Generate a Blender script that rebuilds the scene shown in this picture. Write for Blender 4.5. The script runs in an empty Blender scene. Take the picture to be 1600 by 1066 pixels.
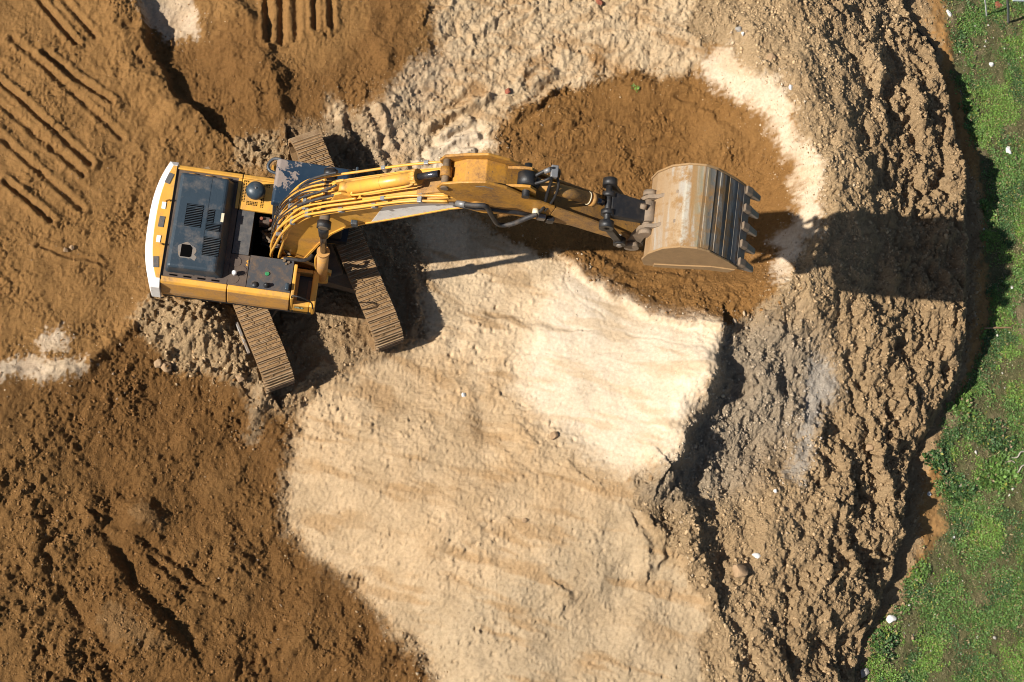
import bpy, bmesh, math, random
import numpy as np
from mathutils import Vector, Matrix

# ------------------------------------------------------------------ camera, sky, sun, exposure
SC = bpy.context.scene
COL = SC.collection
R = math.radians
rng = np.random.default_rng(7)
random.seed(7)

FPX, TILT, UN, GSD = 2821.46, 15.234, 355.8, 74.283    # focal length in photo pixels, tilt, nadir column, pixels per metre
VN = 533 + FPX * math.tan(math.radians(TILT))
cd = np.array([800 - UN, VN - 533, -FPX]); cd /= np.linalg.norm(cd)
cr = np.array([1.0, 0, 0]) - cd[0] * cd; cr /= np.linalg.norm(cr)
cu = np.cross(cr, cd)
CAM = -cd * FPX / GSD                                  # the line of sight meets the ground at the origin
CAM_H = float(CAM[2])
cam_data = bpy.data.cameras.new('camera')
cam_data.sensor_width = 36.0
cam_data.lens = FPX / 1600.0 * 36.0
cam_data.clip_end = 500.0
cam = bpy.data.objects.new('camera', cam_data); COL.objects.link(cam)
cam.matrix_world = Matrix(((cr[0], cu[0], -cd[0], CAM[0]), (cr[1], cu[1], -cd[1], CAM[1]),
                           (cr[2], cu[2], -cd[2], CAM[2]), (0, 0, 0, 1)))
SC.camera = cam

SUN_AZ, SUN_EL = 9.75, 40.4                            # direction the light travels in plan, and height of the sun
world = bpy.data.worlds.new('World'); SC.world = world
world.use_nodes = True
wn = world.node_tree
bg = wn.nodes['Background']
sky = wn.nodes.new('ShaderNodeTexSky')
sky.sky_type = 'NISHITA'; sky.sun_disc = False
sky.sun_elevation = R(SUN_EL); sky.sun_rotation = R(270 - SUN_AZ)
wn.links.new(sky.outputs[0], bg.inputs['Color'])
bg.inputs['Strength'].default_value = 0.05
sun_d = bpy.data.lights.new('sun', 'SUN'); sun_d.energy = 5.0; sun_d.angle = R(0.5); sun_d.color = (1.0, 0.945, 0.86)
sun = bpy.data.objects.new('sun', sun_d); COL.objects.link(sun)
ldir = Vector((math.cos(R(SUN_AZ)) * math.cos(R(SUN_EL)), math.sin(R(SUN_AZ)) * math.cos(R(SUN_EL)), -math.sin(R(SUN_EL))))
sun.rotation_euler = ldir.to_track_quat('-Z', 'Y').to_euler()
SC.view_settings.view_transform = 'Standard'; SC.view_settings.look = 'None'
SC.view_settings.exposure = 0.75; SC.view_settings.gamma = 1.0
SC.render.engine = 'CYCLES'
SC.cycles.filter_width = 1.05


def ray_to(u, v, z):
    """plan position of a photo point lying at height z (used once to survey the site)"""
    ray = cd * FPX + cr * (u - 800) - cu * (v - 533)
    return CAM + ray * ((z - CAM_H) / ray[2])


# ------------------------------------------------------------------ materials
def new_mat(name):
    m = bpy.data.materials.new(name); m.use_nodes = True
    nt = m.node_tree
    return m, nt, nt.nodes['Principled BSDF']


def N(nt, kind, **kw):
    n = nt.nodes.new(kind)
    for k, v in kw.items():
        if hasattr(n, k): setattr(n, k, v)
        else: n.inputs[k].default_value = v
    return n


def noise(nt, scale, detail=4, rough=0.6, src=None, distort=0.0):
    n = N(nt, 'ShaderNodeTexNoise')
    n.inputs['Scale'].default_value = scale; n.inputs['Detail'].default_value = detail
    n.inputs['Roughness'].default_value = rough; n.inputs['Distortion'].default_value = distort
    if src is not None: nt.links.new(src, n.inputs['Vector'])
    return n


def ramp(nt, src, lo, hi):
    n = N(nt, 'ShaderNodeMapRange'); n.clamp = True
    n.inputs['From Min'].default_value = lo; n.inputs['From Max'].default_value = hi
    nt.links.new(src, n.inputs['Value'])
    return n.outputs['Result']


def mix(nt, fac, a, b, blend='MIX'):
    n = N(nt, 'ShaderNodeMix'); n.data_type = 'RGBA'; n.blend_type = blend
    for sock, v in ((n.inputs['Factor'], fac), (n.inputs['A'] if False else n.inputs[6], a), (n.inputs[7], b)):
        if isinstance(v, (int, float)): sock.default_value = v
        elif isinstance(v, tuple): sock.default_value = v + (1,) if len(v) == 3 else v
        else: nt.links.new(v, sock)
    return n.outputs[2]


def painted(name, col, dirt=(0.26, 0.15, 0.065), amount=0.5, scale=3.0, rough=0.42, metal=0.0, chips=None, chip_amt=0.0, stretch=None, bump=0.0015):
    """paint or steel with patches of dust and small chips"""
    m, nt, b = new_mat(name)
    tc = N(nt, 'ShaderNodeTexCoord')
    src = tc.outputs['Object']
    if stretch:
        mp = N(nt, 'ShaderNodeMapping'); mp.inputs['Scale'].default_value = stretch
        nt.links.new(src, mp.inputs['Vector']); src = mp.outputs['Vector']
    n1 = noise(nt, scale, 6, 0.68, src); n2 = noise(nt, scale * 9, 4, 0.65, src)
    f1 = ramp(nt, n1.outputs['Fac'], 0.62 - 0.32 * amount, 0.86 - 0.22 * amount)
    f2 = ramp(nt, n2.outputs['Fac'], 0.35, 0.75)
    mul = N(nt, 'ShaderNodeMath', operation='MULTIPLY'); nt.links.new(f1, mul.inputs[0]); nt.links.new(f2, mul.inputs[1])
    add = N(nt, 'ShaderNodeMath', operation='MULTIPLY_ADD'); nt.links.new(f1, add.inputs[0]); add.inputs[1].default_value = 0.45; nt.links.new(mul.outputs[0], add.inputs[2])
    c = mix(nt, add.outputs[0], col, dirt)
    var = noise(nt, scale * 2.3, 3, 0.5, src)
    c = mix(nt, 0.35, c, mix(nt, var.outputs['Fac'], (0.35, 0.35, 0.35), (1, 1, 1)), 'MULTIPLY')
    if chips:
        n3 = noise(nt, scale * 5.0, 8, 0.75, src, 0.3)
        fc = ramp(nt, n3.outputs['Fac'], 0.70 - chip_amt, 0.71 - chip_amt)
        c = mix(nt, fc, c, chips)
    nt.links.new(c, b.inputs['Base Color'])
    b.inputs['Metallic'].default_value = metal
    rr = N(nt, 'ShaderNodeMapRange'); nt.links.new(add.outputs[0], rr.inputs['Value'])
    rr.inputs['To Min'].default_value = rough; rr.inputs['To Max'].default_value = 0.9
    nt.links.new(rr.outputs['Result'], b.inputs['Roughness'])
    if bump:
        bp = N(nt, 'ShaderNodeBump'); bp.inputs['Strength'].default_value = 0.5; bp.inputs['Distance'].default_value = bump * 4
        nt.links.new(n2.outputs['Fac'], bp.inputs['Height']); nt.links.new(bp.outputs[0], b.inputs['Normal'])
    return m


M = {}
M['yellow'] = painted('yellow_paint', (0.68, 0.345, 0.055), amount=0.45, scale=2.2, rough=0.38)
M['side'] = painted('dusty_yellow_panel', (0.60, 0.29, 0.05), dirt=(0.33, 0.20, 0.10), amount=1.0, scale=1.6, rough=0.45)
M['arm'] = painted('worn_yellow_paint', (0.52, 0.24, 0.022), dirt=(0.19, 0.095, 0.032), amount=0.95, scale=2.6, rough=0.45, chips=(0.10, 0.065, 0.04), chip_amt=0.06)
M['armrust'] = painted('muddy_yellow_steel', (0.42, 0.205, 0.035), dirt=(0.165, 0.095, 0.045), amount=1.0, scale=4.0, rough=0.6, chips=(0.07, 0.05, 0.035), chip_amt=0.09)
M['white'] = painted('white_paint', (0.80, 0.78, 0.74), amount=0.22, scale=2.5, rough=0.4)
M['hood'] = painted('blue_black_paint', (0.026, 0.041, 0.055), dirt=(0.13, 0.105, 0.085), amount=0.38, scale=2.8, rough=0.42, chips=(0.34, 0.33, 0.31), chip_amt=-0.02)
M['roof'] = painted('scuffed_cab_roof', (0.012, 0.028, 0.050), dirt=(0.17, 0.135, 0.115), amount=0.12, scale=2.5, rough=0.42)
M['patch'] = painted('dusty_scuff', (0.20, 0.155, 0.13), dirt=(0.12, 0.09, 0.07), amount=0.6, scale=8, rough=0.85)
M['deck'] = painted('speckled_deck_plate', (0.055, 0.055, 0.058), dirt=(0.13, 0.115, 0.10), amount=0.75, scale=9, rough=0.7, chips=(0.22, 0.20, 0.18), chip_amt=0.02)
M['rustdeck'] = painted('rusty_deck_plate', (0.045, 0.046, 0.05), dirt=(0.17, 0.10, 0.05), amount=0.5, scale=4, rough=0.75, chips=(0.25, 0.21, 0.16), chip_amt=-0.02)
M['browndeck'] = painted('dusty_brown_plate', (0.075, 0.052, 0.040), dirt=(0.13, 0.09, 0.06), amount=0.7, scale=4, rough=0.8)
M['black'] = painted('black_steel', (0.012, 0.012, 0.013), dirt=(0.05, 0.035, 0.022), amount=0.4, scale=4, rough=0.5)
M['void'], _nt, _b = new_mat('unlit_opening')
_b.inputs['Base Color'].default_value = (0.003, 0.003, 0.003, 1); _b.inputs['Specular IOR Level'].default_value = 0.0; _b.inputs['Roughness'].default_value = 1.0
M['rubber'] = painted('black_rubber_hose', (0.02, 0.02, 0.022), dirt=(0.10, 0.075, 0.055), amount=0.5, scale=6, rough=0.6)
M['chrome'] = painted('chromed_rod', (0.10, 0.10, 0.11), dirt=(0.06, 0.05, 0.04), amount=0.2, scale=5, rough=0.22, metal=0.8)
M['steel'] = painted('dusty_bare_steel', (0.22, 0.20, 0.18), dirt=(0.25, 0.17, 0.10), amount=0.7, scale=6, rough=0.45, metal=0.3)
M['clamp'] = painted('grey_clamp_steel', (0.24, 0.24, 0.24), dirt=(0.2, 0.15, 0.1), amount=0.3, scale=8, rough=0.4, metal=0.4)
M['track'] = painted('muddy_track_shoe', (0.215, 0.122, 0.050), dirt=(0.31, 0.185, 0.080), amount=0.95, scale=5, rough=0.9, bump=0.006)
M['grouser'] = painted('worn_grouser_edge', (0.40, 0.275, 0.155), dirt=(0.20, 0.115, 0.05), amount=1.0, scale=5, rough=0.7)
M['under'] = painted('dusty_undercarriage', (0.10, 0.075, 0.05), dirt=(0.2, 0.13, 0.07), amount=0.9, scale=3, rough=0.8)
M['glass'] = painted('tinted_cab_glass', (0.012, 0.014, 0.016), dirt=(0.08, 0.075, 0.065), amount=0.55, scale=4, rough=0.12, bump=0)
M['cream'] = painted('cream_sticker', (0.62, 0.55, 0.38), amount=0.2, scale=10)
M['green'] = painted('green_plastic', (0.03, 0.22, 0.08), amount=0.2, scale=10)
M['greensign'] = painted('dark_green_sticker', (0.02, 0.06, 0.025), amount=0.2, scale=10)
M['letter'] = painted('pale_lettering', (0.62, 0.70, 0.58), amount=0.15, scale=20, bump=0)
M['red'] = painted('red_brown_brick', (0.24, 0.065, 0.035), amount=0.5, scale=12, rough=0.9)
M['stonegrey'] = painted('grey_stone', (0.30, 0.28, 0.25), dirt=(0.22, 0.16, 0.10), amount=0.6, scale=8, rough=0.9, bump=0.004)
M['stonewhite'] = painted('white_stone', (0.62, 0.60, 0.56), dirt=(0.35, 0.28, 0.20), amount=0.4, scale=8, rough=0.9, bump=0.004)
M['stonetan'] = painted('tan_stone', (0.34, 0.22, 0.12), dirt=(0.25, 0.15, 0.07), amount=0.6, scale=8, rough=0.9, bump=0.004)
M['wood'] = painted('weathered_wood', (0.30, 0.18, 0.09), dirt=(0.12, 0.08, 0.05), amount=0.5, scale=9, rough=0.85, stretch=(1, 1, 1))
M['twig'] = painted('bleached_twig', (0.42, 0.36, 0.30), dirt=(0.2, 0.15, 0.1), amount=0.4, scale=12, rough=0.85)
M['darktwig'] = painted('dark_branch', (0.07, 0.05, 0.035), amount=0.3, scale=12, rough=0.85)
M['greyslab'] = painted('pale_grey_sheet', (0.42, 0.46, 0.48), amount=0.2, scale=3, rough=0.5)
M['polegrey'] = painted('grey_post_steel', (0.13, 0.14, 0.15), amount=0.3, scale=5, rough=0.5)


def bucket_material():
    """worn bucket plate: streaks run across the shell, dust lies thick near the hinge"""
    m, nt, b = new_mat('worn_bucket_steel')
    tc = N(nt, 'ShaderNodeTexCoord')
    sep = N(nt, 'ShaderNodeSeparateXYZ'); nt.links.new(tc.outputs['Object'], sep.inputs[0])
    mp = N(nt, 'ShaderNodeMapping'); mp.inputs['Scale'].default_value = (9, 0.55, 5); nt.links.new(tc.outputs['Object'], mp.inputs['Vector'])
    streak = noise(nt, 1.0, 6, 0.62, mp.outputs['Vector'], 0.25)
    fine = noise(nt, 26, 5, 0.7, tc.outputs['Object'])
    blot = noise(nt, 3.5, 6, 0.7, tc.outputs['Object'])
    mp2 = N(nt, 'ShaderNodeMapping'); mp2.inputs['Scale'].default_value = (14, 1.1, 6); nt.links.new(tc.outputs['Object'], mp2.inputs['Vector'])
    jag = noise(nt, 1.0, 5, 0.65, mp2.outputs['Vector'])
    wob = N(nt, 'ShaderNodeMath', operation='MULTIPLY_ADD'); nt.links.new(jag.outputs['Fac'], wob.inputs[0]); wob.inputs[1].default_value = 0.16; nt.links.new(sep.outputs['X'], wob.inputs[2])
    pos = ramp(nt, wob.outputs[0], 6.48, 8.08)
    cr_ = N(nt, 'ShaderNodeValToRGB'); e = cr_.color_ramp.elements
    e[0].position = 0.0; e[0].color = (0.27, 0.17, 0.085, 1)
    e[1].position = 1.0; e[1].color = (0.21, 0.19, 0.165, 1)
    for p, c in ((0.10, (0.36, 0.235, 0.13)), (0.23, (0.40, 0.275, 0.16)), (0.25, (0.44, 0.385, 0.30)), (0.305, (0.42, 0.36, 0.28)), (0.325, (0.29, 0.155, 0.055)), (0.38, (0.27, 0.18, 0.09)), (0.42, (0.22, 0.19, 0.125)), (0.455, (0.28, 0.155, 0.06)),
                 (0.50, (0.25, 0.185, 0.10)), (0.535, (0.13, 0.115, 0.095)), (0.575, (0.185, 0.175, 0.155)), (0.615, (0.20, 0.11, 0.045)), (0.645, (0.17, 0.16, 0.145)), (0.70, (0.24, 0.14, 0.06)), (0.735, (0.16, 0.15, 0.135)), (0.79, (0.20, 0.12, 0.055)), (0.83, (0.18, 0.17, 0.155))):
        k = e.new(p); k.color = (c[0] * 0.80, c[1] * 0.83, c[2] * 0.84, 1)
    nt.links.new(pos, cr_.inputs[0])
    worn = mix(nt, ramp(nt, streak.outputs['Fac'], 0.5, 0.68), cr_.outputs[0], (0.30, 0.27, 0.225))
    grey = mix(nt, ramp(nt, blot.outputs['Fac'], 0.47, 0.62), worn, (0.24, 0.138, 0.056))
    dust = grey
    near = 0.0
    c = mix(nt, near, grey, dust)
    sidef = ramp(nt, sep.outputs['Z'], 6.42, 6.30)
    c = mix(nt, 0.4, c, mix(nt, fine.outputs['Fac'], (0.45, 0.45, 0.45), (1.2, 1.2, 1.2)), 'MULTIPLY')
    nt.links.new(c, b.inputs['Base Color'])
    b.inputs['Roughness'].default_value = 0.8; b.inputs['Specular IOR Level'].default_value = 0.25
    bp = N(nt, 'ShaderNodeBump'); bp.inputs['Strength'].default_value = 0.5; bp.inputs['Distance'].default_value = 0.012
    nt.links.new(fine.outputs['Fac'], bp.inputs['Height']); nt.links.new(bp.outputs[0], b.inputs['Normal'])
    return m


M['bucket'] = bucket_material()
M['bucketside'] = painted('muddy_bucket_side', (0.25, 0.15, 0.065), dirt=(0.33, 0.2, 0.085), amount=0.9, scale=5, rough=0.85, bump=0.003)
M['link'] = painted('dusty_link_steel', (0.17, 0.125, 0.085), dirt=(0.27, 0.19, 0.12), amount=0.8, scale=7, rough=0.7, bump=0.004)


def soil_material():
    m, nt, b = new_mat('excavated_soil')
    at = N(nt, 'ShaderNodeAttribute'); at.attribute_name = 'soil_colour'
    tc = N(nt, 'ShaderNodeTexCoord'); src = tc.outputs['Object']
    n1 = noise(nt, 2.2, 5, 0.65, src); n2 = noise(nt, 16, 5, 0.7, src); n3 = noise(nt, 46, 3, 0.7, src)
    g1 = ramp(nt, n1.outputs['Fac'], 0.25, 0.75)
    c = mix(nt, 0.5, at.outputs['Color'], mix(nt, g1, (0.78, 0.75, 0.70), (1.18, 1.18, 1.2)), 'MULTIPLY')
    g2 = ramp(nt, n2.outputs['Fac'], 0.28, 0.72)
    c = mix(nt, 0.6, c, mix(nt, g2, (0.68, 0.66, 0.63), (1.25, 1.26, 1.28)), 'MULTIPLY')
    nt.links.new(c, b.inputs['Base Color'])
    b.inputs['Roughness'].default_value = 0.95; b.inputs['Specular IOR Level'].default_value = 0.1
    rg = N(nt, 'ShaderNodeAttribute'); rg.attribute_name = 'grain'
    mu = N(nt, 'ShaderNodeMath', operation='MULTIPLY'); nt.links.new(rg.outputs['Fac'], mu.inputs[0]); mu.inputs[1].default_value = 1.0
    b1 = N(nt, 'ShaderNodeBump'); b1.inputs['Distance'].default_value = 0.075
    nt.links.new(n2.outputs['Fac'], b1.inputs['Height']); nt.links.new(mu.outputs[0], b1.inputs['Strength'])
    b2 = N(nt, 'ShaderNodeBump'); b2.inputs['Distance'].default_value = 0.045
    nt.links.new(n3.outputs['Fac'], b2.inputs['Height']); nt.links.new(mu.outputs[0], b2.inputs['Strength'])
    nt.links.new(b1.outputs[0], b2.inputs['Normal']); nt.links.new(b2.outputs[0], b.inputs['Normal'])
    return m


def attr_material(name, attr, rough=0.8, transl=0.0, bump=False):
    m, nt, b = new_mat(name)
    at = N(nt, 'ShaderNodeAttribute'); at.attribute_name = attr
    tc = N(nt, 'ShaderNodeTexCoord'); n = noise(nt, 40, 3, 0.6, tc.outputs['Object'])
    c = mix(nt, 0.5, at.outputs['Color'], mix(nt, n.outputs['Fac'], (0.6, 0.6, 0.6), (1.3, 1.3, 1.3)), 'MULTIPLY')
    nt.links.new(c, b.inputs['Base Color']); b.inputs['Roughness'].default_value = rough
    b.inputs['Specular IOR Level'].default_value = 0.25
    return m


# ------------------------------------------------------------------ mesh helpers
def mesh_np(name, verts, faces, mat, smooth=False, attrs=None):
    """one mesh object straight from arrays; faces is an (n, k) array"""
    me = bpy.data.meshes.new(name)
    nv, nf, k = len(verts), len(faces), faces.shape[1]
    me.vertices.add(nv); me.vertices.foreach_set('co', np.ascontiguousarray(verts, dtype=np.float32).ravel())
    me.loops.add(nf * k); me.loops.foreach_set('vertex_index', np.ascontiguousarray(faces, dtype=np.int32).ravel())
    me.polygons.add(nf); me.polygons.foreach_set('loop_start', np.arange(0, nf * k, k, dtype=np.int32))
    if smooth: me.polygons.foreach_set('use_smooth', np.ones(nf, dtype=bool))
    for an, arr in (attrs or {}).items():
        if arr.ndim == 2:
            a = me.attributes.new(an, 'FLOAT_COLOR', 'POINT')
            a.data.foreach_set('color', np.ascontiguousarray(np.c_[arr, np.ones(len(arr))], dtype=np.float32).ravel())
        else:
            a = me.attributes.new(an, 'FLOAT', 'POINT'); a.data.foreach_set('value', np.ascontiguousarray(arr, dtype=np.float32))
    me.update(calc_edges=True); me.materials.append(mat)
    o = bpy.data.objects.new(name, me); COL.objects.link(o)
    return o


def tag(o, label=None, cat=None, group=None, kind=None):
    if label: o['label'] = label
    if cat: o['category'] = cat
    if group: o['group'] = group
    if kind: o['kind'] = kind
    return o


XF = [Matrix.Identity(4)]                              # survey correction for the part group being built


class MB:
    """collects shapes into one bmesh, then links it as one object"""
    def __init__(self): self.bm = bmesh.new(); self.mats = []; self.cur = 0

    def mat(self, m):
        if m not in self.mats: self.mats.append(m)
        self.cur = self.mats.index(m); return self

    def _take(self, geom_faces):
        for f in geom_faces: f.material_index = self.cur

    def poly_prism(self, pts, a, b, axis='y', bevel=0.0, seg=2):
        """extrude a 2D outline: axis y -> pts are (x, z); axis z -> (x, y); axis x -> (y, z)"""
        def mk(p, t):
            return {'y': (p[0], t, p[1]), 'z': (p[0], p[1], t), 'x': (t, p[0], p[1])}[axis]
        bm = self.bm
        va = [bm.verts.new(mk(p, a)) for p in pts]; vb = [bm.verts.new(mk(p, b)) for p in pts]
        fs = [bm.faces.new(va), bm.faces.new(list(reversed(vb)))]
        n = len(pts)
        for i in range(n):
            fs.append(bm.faces.new((va[i], vb[i], vb[(i + 1) % n], va[(i + 1) % n])))
        bmesh.ops.recalc_face_normals(bm, faces=fs)
        self._take(fs)
        if bevel:
            es = list({e for f in fs for e in f.edges})
            r = bmesh.ops.bevel(bm, geom=es, offset=bevel, segments=seg, affect='EDGES', profile=0.5, clamp_overlap=True)
            self._take(r['faces'])
        return self

    def box(self, x0, x1, y0, y1, z0, z1, bevel=0.0, seg=2):
        return self.poly_prism([(x0, z0), (x1, z0), (x1, z1), (x0, z1)], y0, y1, 'y', bevel, seg)

    def hull(self, bottom, top, bevel=0.0, seg=2):
        """solid between two loops of 3D points of equal count"""
        bm = self.bm
        va = [bm.verts.new(p) for p in bottom]; vb = [bm.verts.new(p) for p in top]
        fs = [bm.faces.new(va), bm.faces.new(list(reversed(vb)))]
        n = len(va)
        for i in range(n): fs.append(bm.faces.new((va[i], vb[i], vb[(i + 1) % n], va[(i + 1) % n])))
        bmesh.ops.recalc_face_normals(bm, faces=fs); self._take(fs)
        if bevel:
            es = list({e for f in fs for e in f.edges})
            r = bmesh.ops.bevel(bm, geom=es, offset=bevel, segments=seg, affect='EDGES', profile=0.5, clamp_overlap=True)
            self._take(r['faces'])
        return self

    def cyl(self, p0, p1, r0, r1=None, n=20, caps=True):
        r1 = r0 if r1 is None else r1
        p0, p1 = Vector(p0), Vector(p1); ax = (p1 - p0).normalized()
        s = ax.orthogonal().normalized(); t = ax.cross(s)
        bm = self.bm
        def ring(c, r): return [bm.verts.new(c + (s * math.cos(2 * math.pi * i / n) + t * math.sin(2 * math.pi * i / n)) * r) for i in range(n)]
        a, b = ring(p0, r0), ring(p1, r1)
        fs = [bm.faces.new((a[i], a[(i + 1) % n], b[(i + 1) % n], b[i])) for i in range(n)]
        for f in fs: f.smooth = True
        if caps: fs += [bm.faces.new(list(reversed(a))), bm.faces.new(b)]
        self._take(fs); return self

    def lathe(self, base, prof, n=28):
        """profile of (radius, z) about a vertical axis at base"""
        bm = self.bm; rings = []
        for r, z in prof:
            if r < 1e-5: rings.append([bm.verts.new((base[0], base[1], base[2] + z))])
            else: rings.append([bm.verts.new((base[0] + r * math.cos(2 * math.pi * i / n), base[1] + r * math.sin(2 * math.pi * i / n), base[2] + z)) for i in range(n)])
        fs = []
        for a, b in zip(rings, rings[1:]):
            for i in range(n):
                j = (i + 1) % n
                if len(a) == 1 and len(b) > 1: fs.append(bm.faces.new((a[0], b[j], b[i])))
                elif len(b) == 1 and len(a) > 1: fs.append(bm.faces.new((a[i], a[j], b[0])))
                elif len(a) > 1: fs.append(bm.faces.new((a[i], a[j], b[j], b[i])))
        bmesh.ops.recalc_face_normals(bm, faces=fs)
        for f in fs: f.smooth = True
        self._take(fs); return self

    def tube(self, pts, r, n=8, smooth=True, caps=True):
        """round bar along a smoothed path"""
        P = [Vector(p) for p in pts]
        if smooth and len(P) > 2:
            Q = []
            for i in range(len(P) - 1):
                a = P[max(i - 1, 0)]; b = P[i]; c = P[i + 1]; e = P[min(i + 2, len(P) - 1)]
                for k in range(6):
                    t = k / 6
                    Q.append(0.5 * ((2 * b) + (c - a) * t + (2 * a - 5 * b + 4 * c - e) * t * t + (3 * b - a - 3 * c + e) * t ** 3))
            Q.append(P[-1]); P = Q
        bm = self.bm; rings = []
        ref = None
        for i, p in enumerate(P):
            d = (P[min(i + 1, len(P) - 1)] - P[max(i - 1, 0)]).normalized()
            if ref is None: ref = d.orthogonal().normalized()
            ref = (ref - d * ref.dot(d)).normalized(); t = d.cross(ref)
            rings.append([bm.verts.new(p + (ref * math.cos(2 * math.pi * k / n) + t * math.sin(2 * math.pi * k / n)) * r) for k in range(n)])
        fs = []
        for a, b in zip(rings, rings[1:]):
            for k in range(n): fs.append(bm.faces.new((a[k], a[(k + 1) % n], b[(k + 1) % n], b[k])))
        for f in fs: f.smooth = True
        if caps: fs += [bm.faces.new(list(reversed(rings[0]))), bm.faces.new(rings[-1])]
        self._take(fs); return self

    def rock(self, c, rad, seed=0, sub=2, rough=0.35):
        rs = random.Random(seed)
        r = bmesh.ops.create_icosphere(self.bm, subdivisions=sub, radius=1.0)
        ph = [rs.uniform(0, 6.28) for _ in range(6)]
        cuts = [(Vector((rs.gauss(0, 1), rs.gauss(0, 1), rs.gauss(0, 1))).normalized(), rs.uniform(0.55, 0.85)) for _ in range(7)]
        for v in r['verts']:
            p = v.co.copy()
            for n_, d_ in cuts:
                k = p.dot(n_)
                if k > d_: p -= n_ * (k - d_)
            p *= 1 + rough * 0.25 * (math.sin(4 * p.x + ph[0]) * math.sin(3.5 * p.y + ph[1]) + math.sin(5 * p.z + ph[2]))
            v.co = Vector((p.x * rad[0] + c[0], p.y * rad[1] + c[1], p.z * rad[2] + c[2]))
        fs = list({f for v in r['verts'] for f in v.link_faces}); self._take(fs); return self

    def build(self, name, parent=None, matrix=None, label=None):
        me = bpy.data.meshes.new(name)
        if matrix is not None: self.bm.transform(matrix)
        self.bm.transform(XF[0])
        self.bm.to_mesh(me); self.bm.free()
        for m in self.mats: me.materials.append(m)
        o = bpy.data.objects.new(name, me); COL.objects.link(o)
        if parent is not None: o.parent = parent
        if label: o['label'] = label
        return o


def mb(m): return MB().mat(M[m])


# ------------------------------------------------------------------ the ground: one sheet, surveyed in photo points
def survey(pts, z): return np.array([ray_to(u, v, z)[:2] for u, v in pts])


X0, X1, Y0, Y1, STEP = -13.6, 15.6, -10.6, 11.2, 0.0235
LS = 0.06
LX = np.arange(X0 - 0.5, X1 + 0.5, LS); LY = np.arange(Y0 - 0.5, Y1 + 0.5, LS)
LGX, LGY = np.meshgrid(LX, LY)


def sample(lut, x, y):
    fx = np.clip((x - LX[0]) / LS, 0, len(LX) - 1.001); fy = np.clip((y - LY[0]) / LS, 0, len(LY) - 1.001)
    i = fx.astype(np.int32); j = fy.astype(np.int32); fx -= i; fy -= j
    return (lut[j, i] * (1 - fx) + lut[j, i + 1] * fx) * (1 - fy) + (lut[j + 1, i] * (1 - fx) + lut[j + 1, i + 1] * fx) * fy


_perm = np.random.default_rng(3).permutation(256).astype(np.int32)
_perm = np.concatenate([_perm, _perm])
_ang = np.random.default_rng(4).uniform(0, 2 * np.pi, 256)
_gx, _gy = np.cos(_ang), np.sin(_ang)


def perlin(x, y, seed=0):
    x = x + seed * 17.31; y = y - seed * 9.77
    xi = np.floor(x).astype(np.int32); yi = np.floor(y).astype(np.int32)
    xf = x - xi; yf = y - yi
    u = xf * xf * xf * (xf * (xf * 6 - 15) + 10); v = yf * yf * yf * (yf * (yf * 6 - 15) + 10)
    xi &= 255; yi &= 255
    def g(ix, iy, dx, dy):
        h = _perm[_perm[ix & 255] + (iy & 255)]
        return _gx[h] * dx + _gy[h] * dy
    a = g(xi, yi, xf, yf); b = g(xi + 1, yi, xf - 1, yf); c = g(xi, yi + 1, xf, yf - 1); d = g(xi + 1, yi + 1, xf - 1, yf - 1)
    return (a + u * (b - a) + v * ((c + u * (d - c)) - (a + u * (b - a)))) * 1.5


def fbm(x, y, wl, octaves, gain=0.5, seed=0, ridged=False):
    s = 0; amp = 1.0; tot = 0
    for o in range(octaves):
        n = perlin(x / wl, y / wl, seed + o)
        if ridged: n = 1 - 2 * np.abs(n)
        s = s + n * amp; tot += amp; amp *= gain; wl *= 0.5
    return s / tot


def clods(x, y, cell, seed=0, present=0.6, rmin=0.25, rmax=0.6):
    """half buried lumps: height in units of the cell, 0 between them"""
    gx = np.floor(x / cell).astype(np.int32); gy = np.floor(y / cell).astype(np.int32)
    rs = np.random.default_rng(100 + seed)
    tx = rs.random(65536); ty = rs.random(65536); tr = rs.random(65536); ta = rs.uniform(0, 3.14, 65536); tb = rs.uniform(0.6, 1.0, 65536)
    best = np.zeros_like(x)
    for dx in (-1, 0, 1):
        for dy in (-1, 0, 1):
            cx = gx + dx; cy = gy + dy
            h = (_perm[(cx & 255)] * 256 + _perm[(_perm[cy & 255] + seed * 13 + ((cx >> 8) & 255)) & 255]) & 65535
            r = np.where(tr[h] < present, rmin + (rmax - rmin) * (tr[h] / present) ** 2.2, 1e-3)
            px = x / cell - cx - tx[h]; py = y / cell - cy - ty[h]
            ca, sa = np.cos(ta[h]), np.sin(ta[h])
            qx = px * ca + py * sa; qy = (-px * sa + py * ca) / tb[h]
            m = np.maximum(np.abs(qx) * 0.55 + np.abs(qy) * 0.55, np.sqrt(qx * qx + qy * qy) * 0.85)
            t = 1 - (m / r) ** 2
            best = np.maximum(best, np.where(t > 0, np.sqrt(np.maximum(t, 0)) * r, 0))
    return best


def seg_dist(poly, gx, gy):
    """unsigned distance and signed side of a polyline (left of its direction is positive)"""
    best = np.full(gx.shape, 1e9); side = np.zeros(gx.shape)
    for (ax, ay), (bx, by) in zip(poly[:-1], poly[1:]):
        dx, dy = bx - ax, by - ay; L2 = dx * dx + dy * dy + 1e-12
        t = np.clip(((gx - ax) * dx + (gy - ay) * dy) / L2, 0, 1)
        ex = gx - ax - t * dx; ey = gy - ay - t * dy
        d = np.hypot(ex, ey); m = d < best
        best = np.where(m, d, best); side = np.where(m, np.sign(dx * ey - dy * ex), side)
    return best, side


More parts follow.
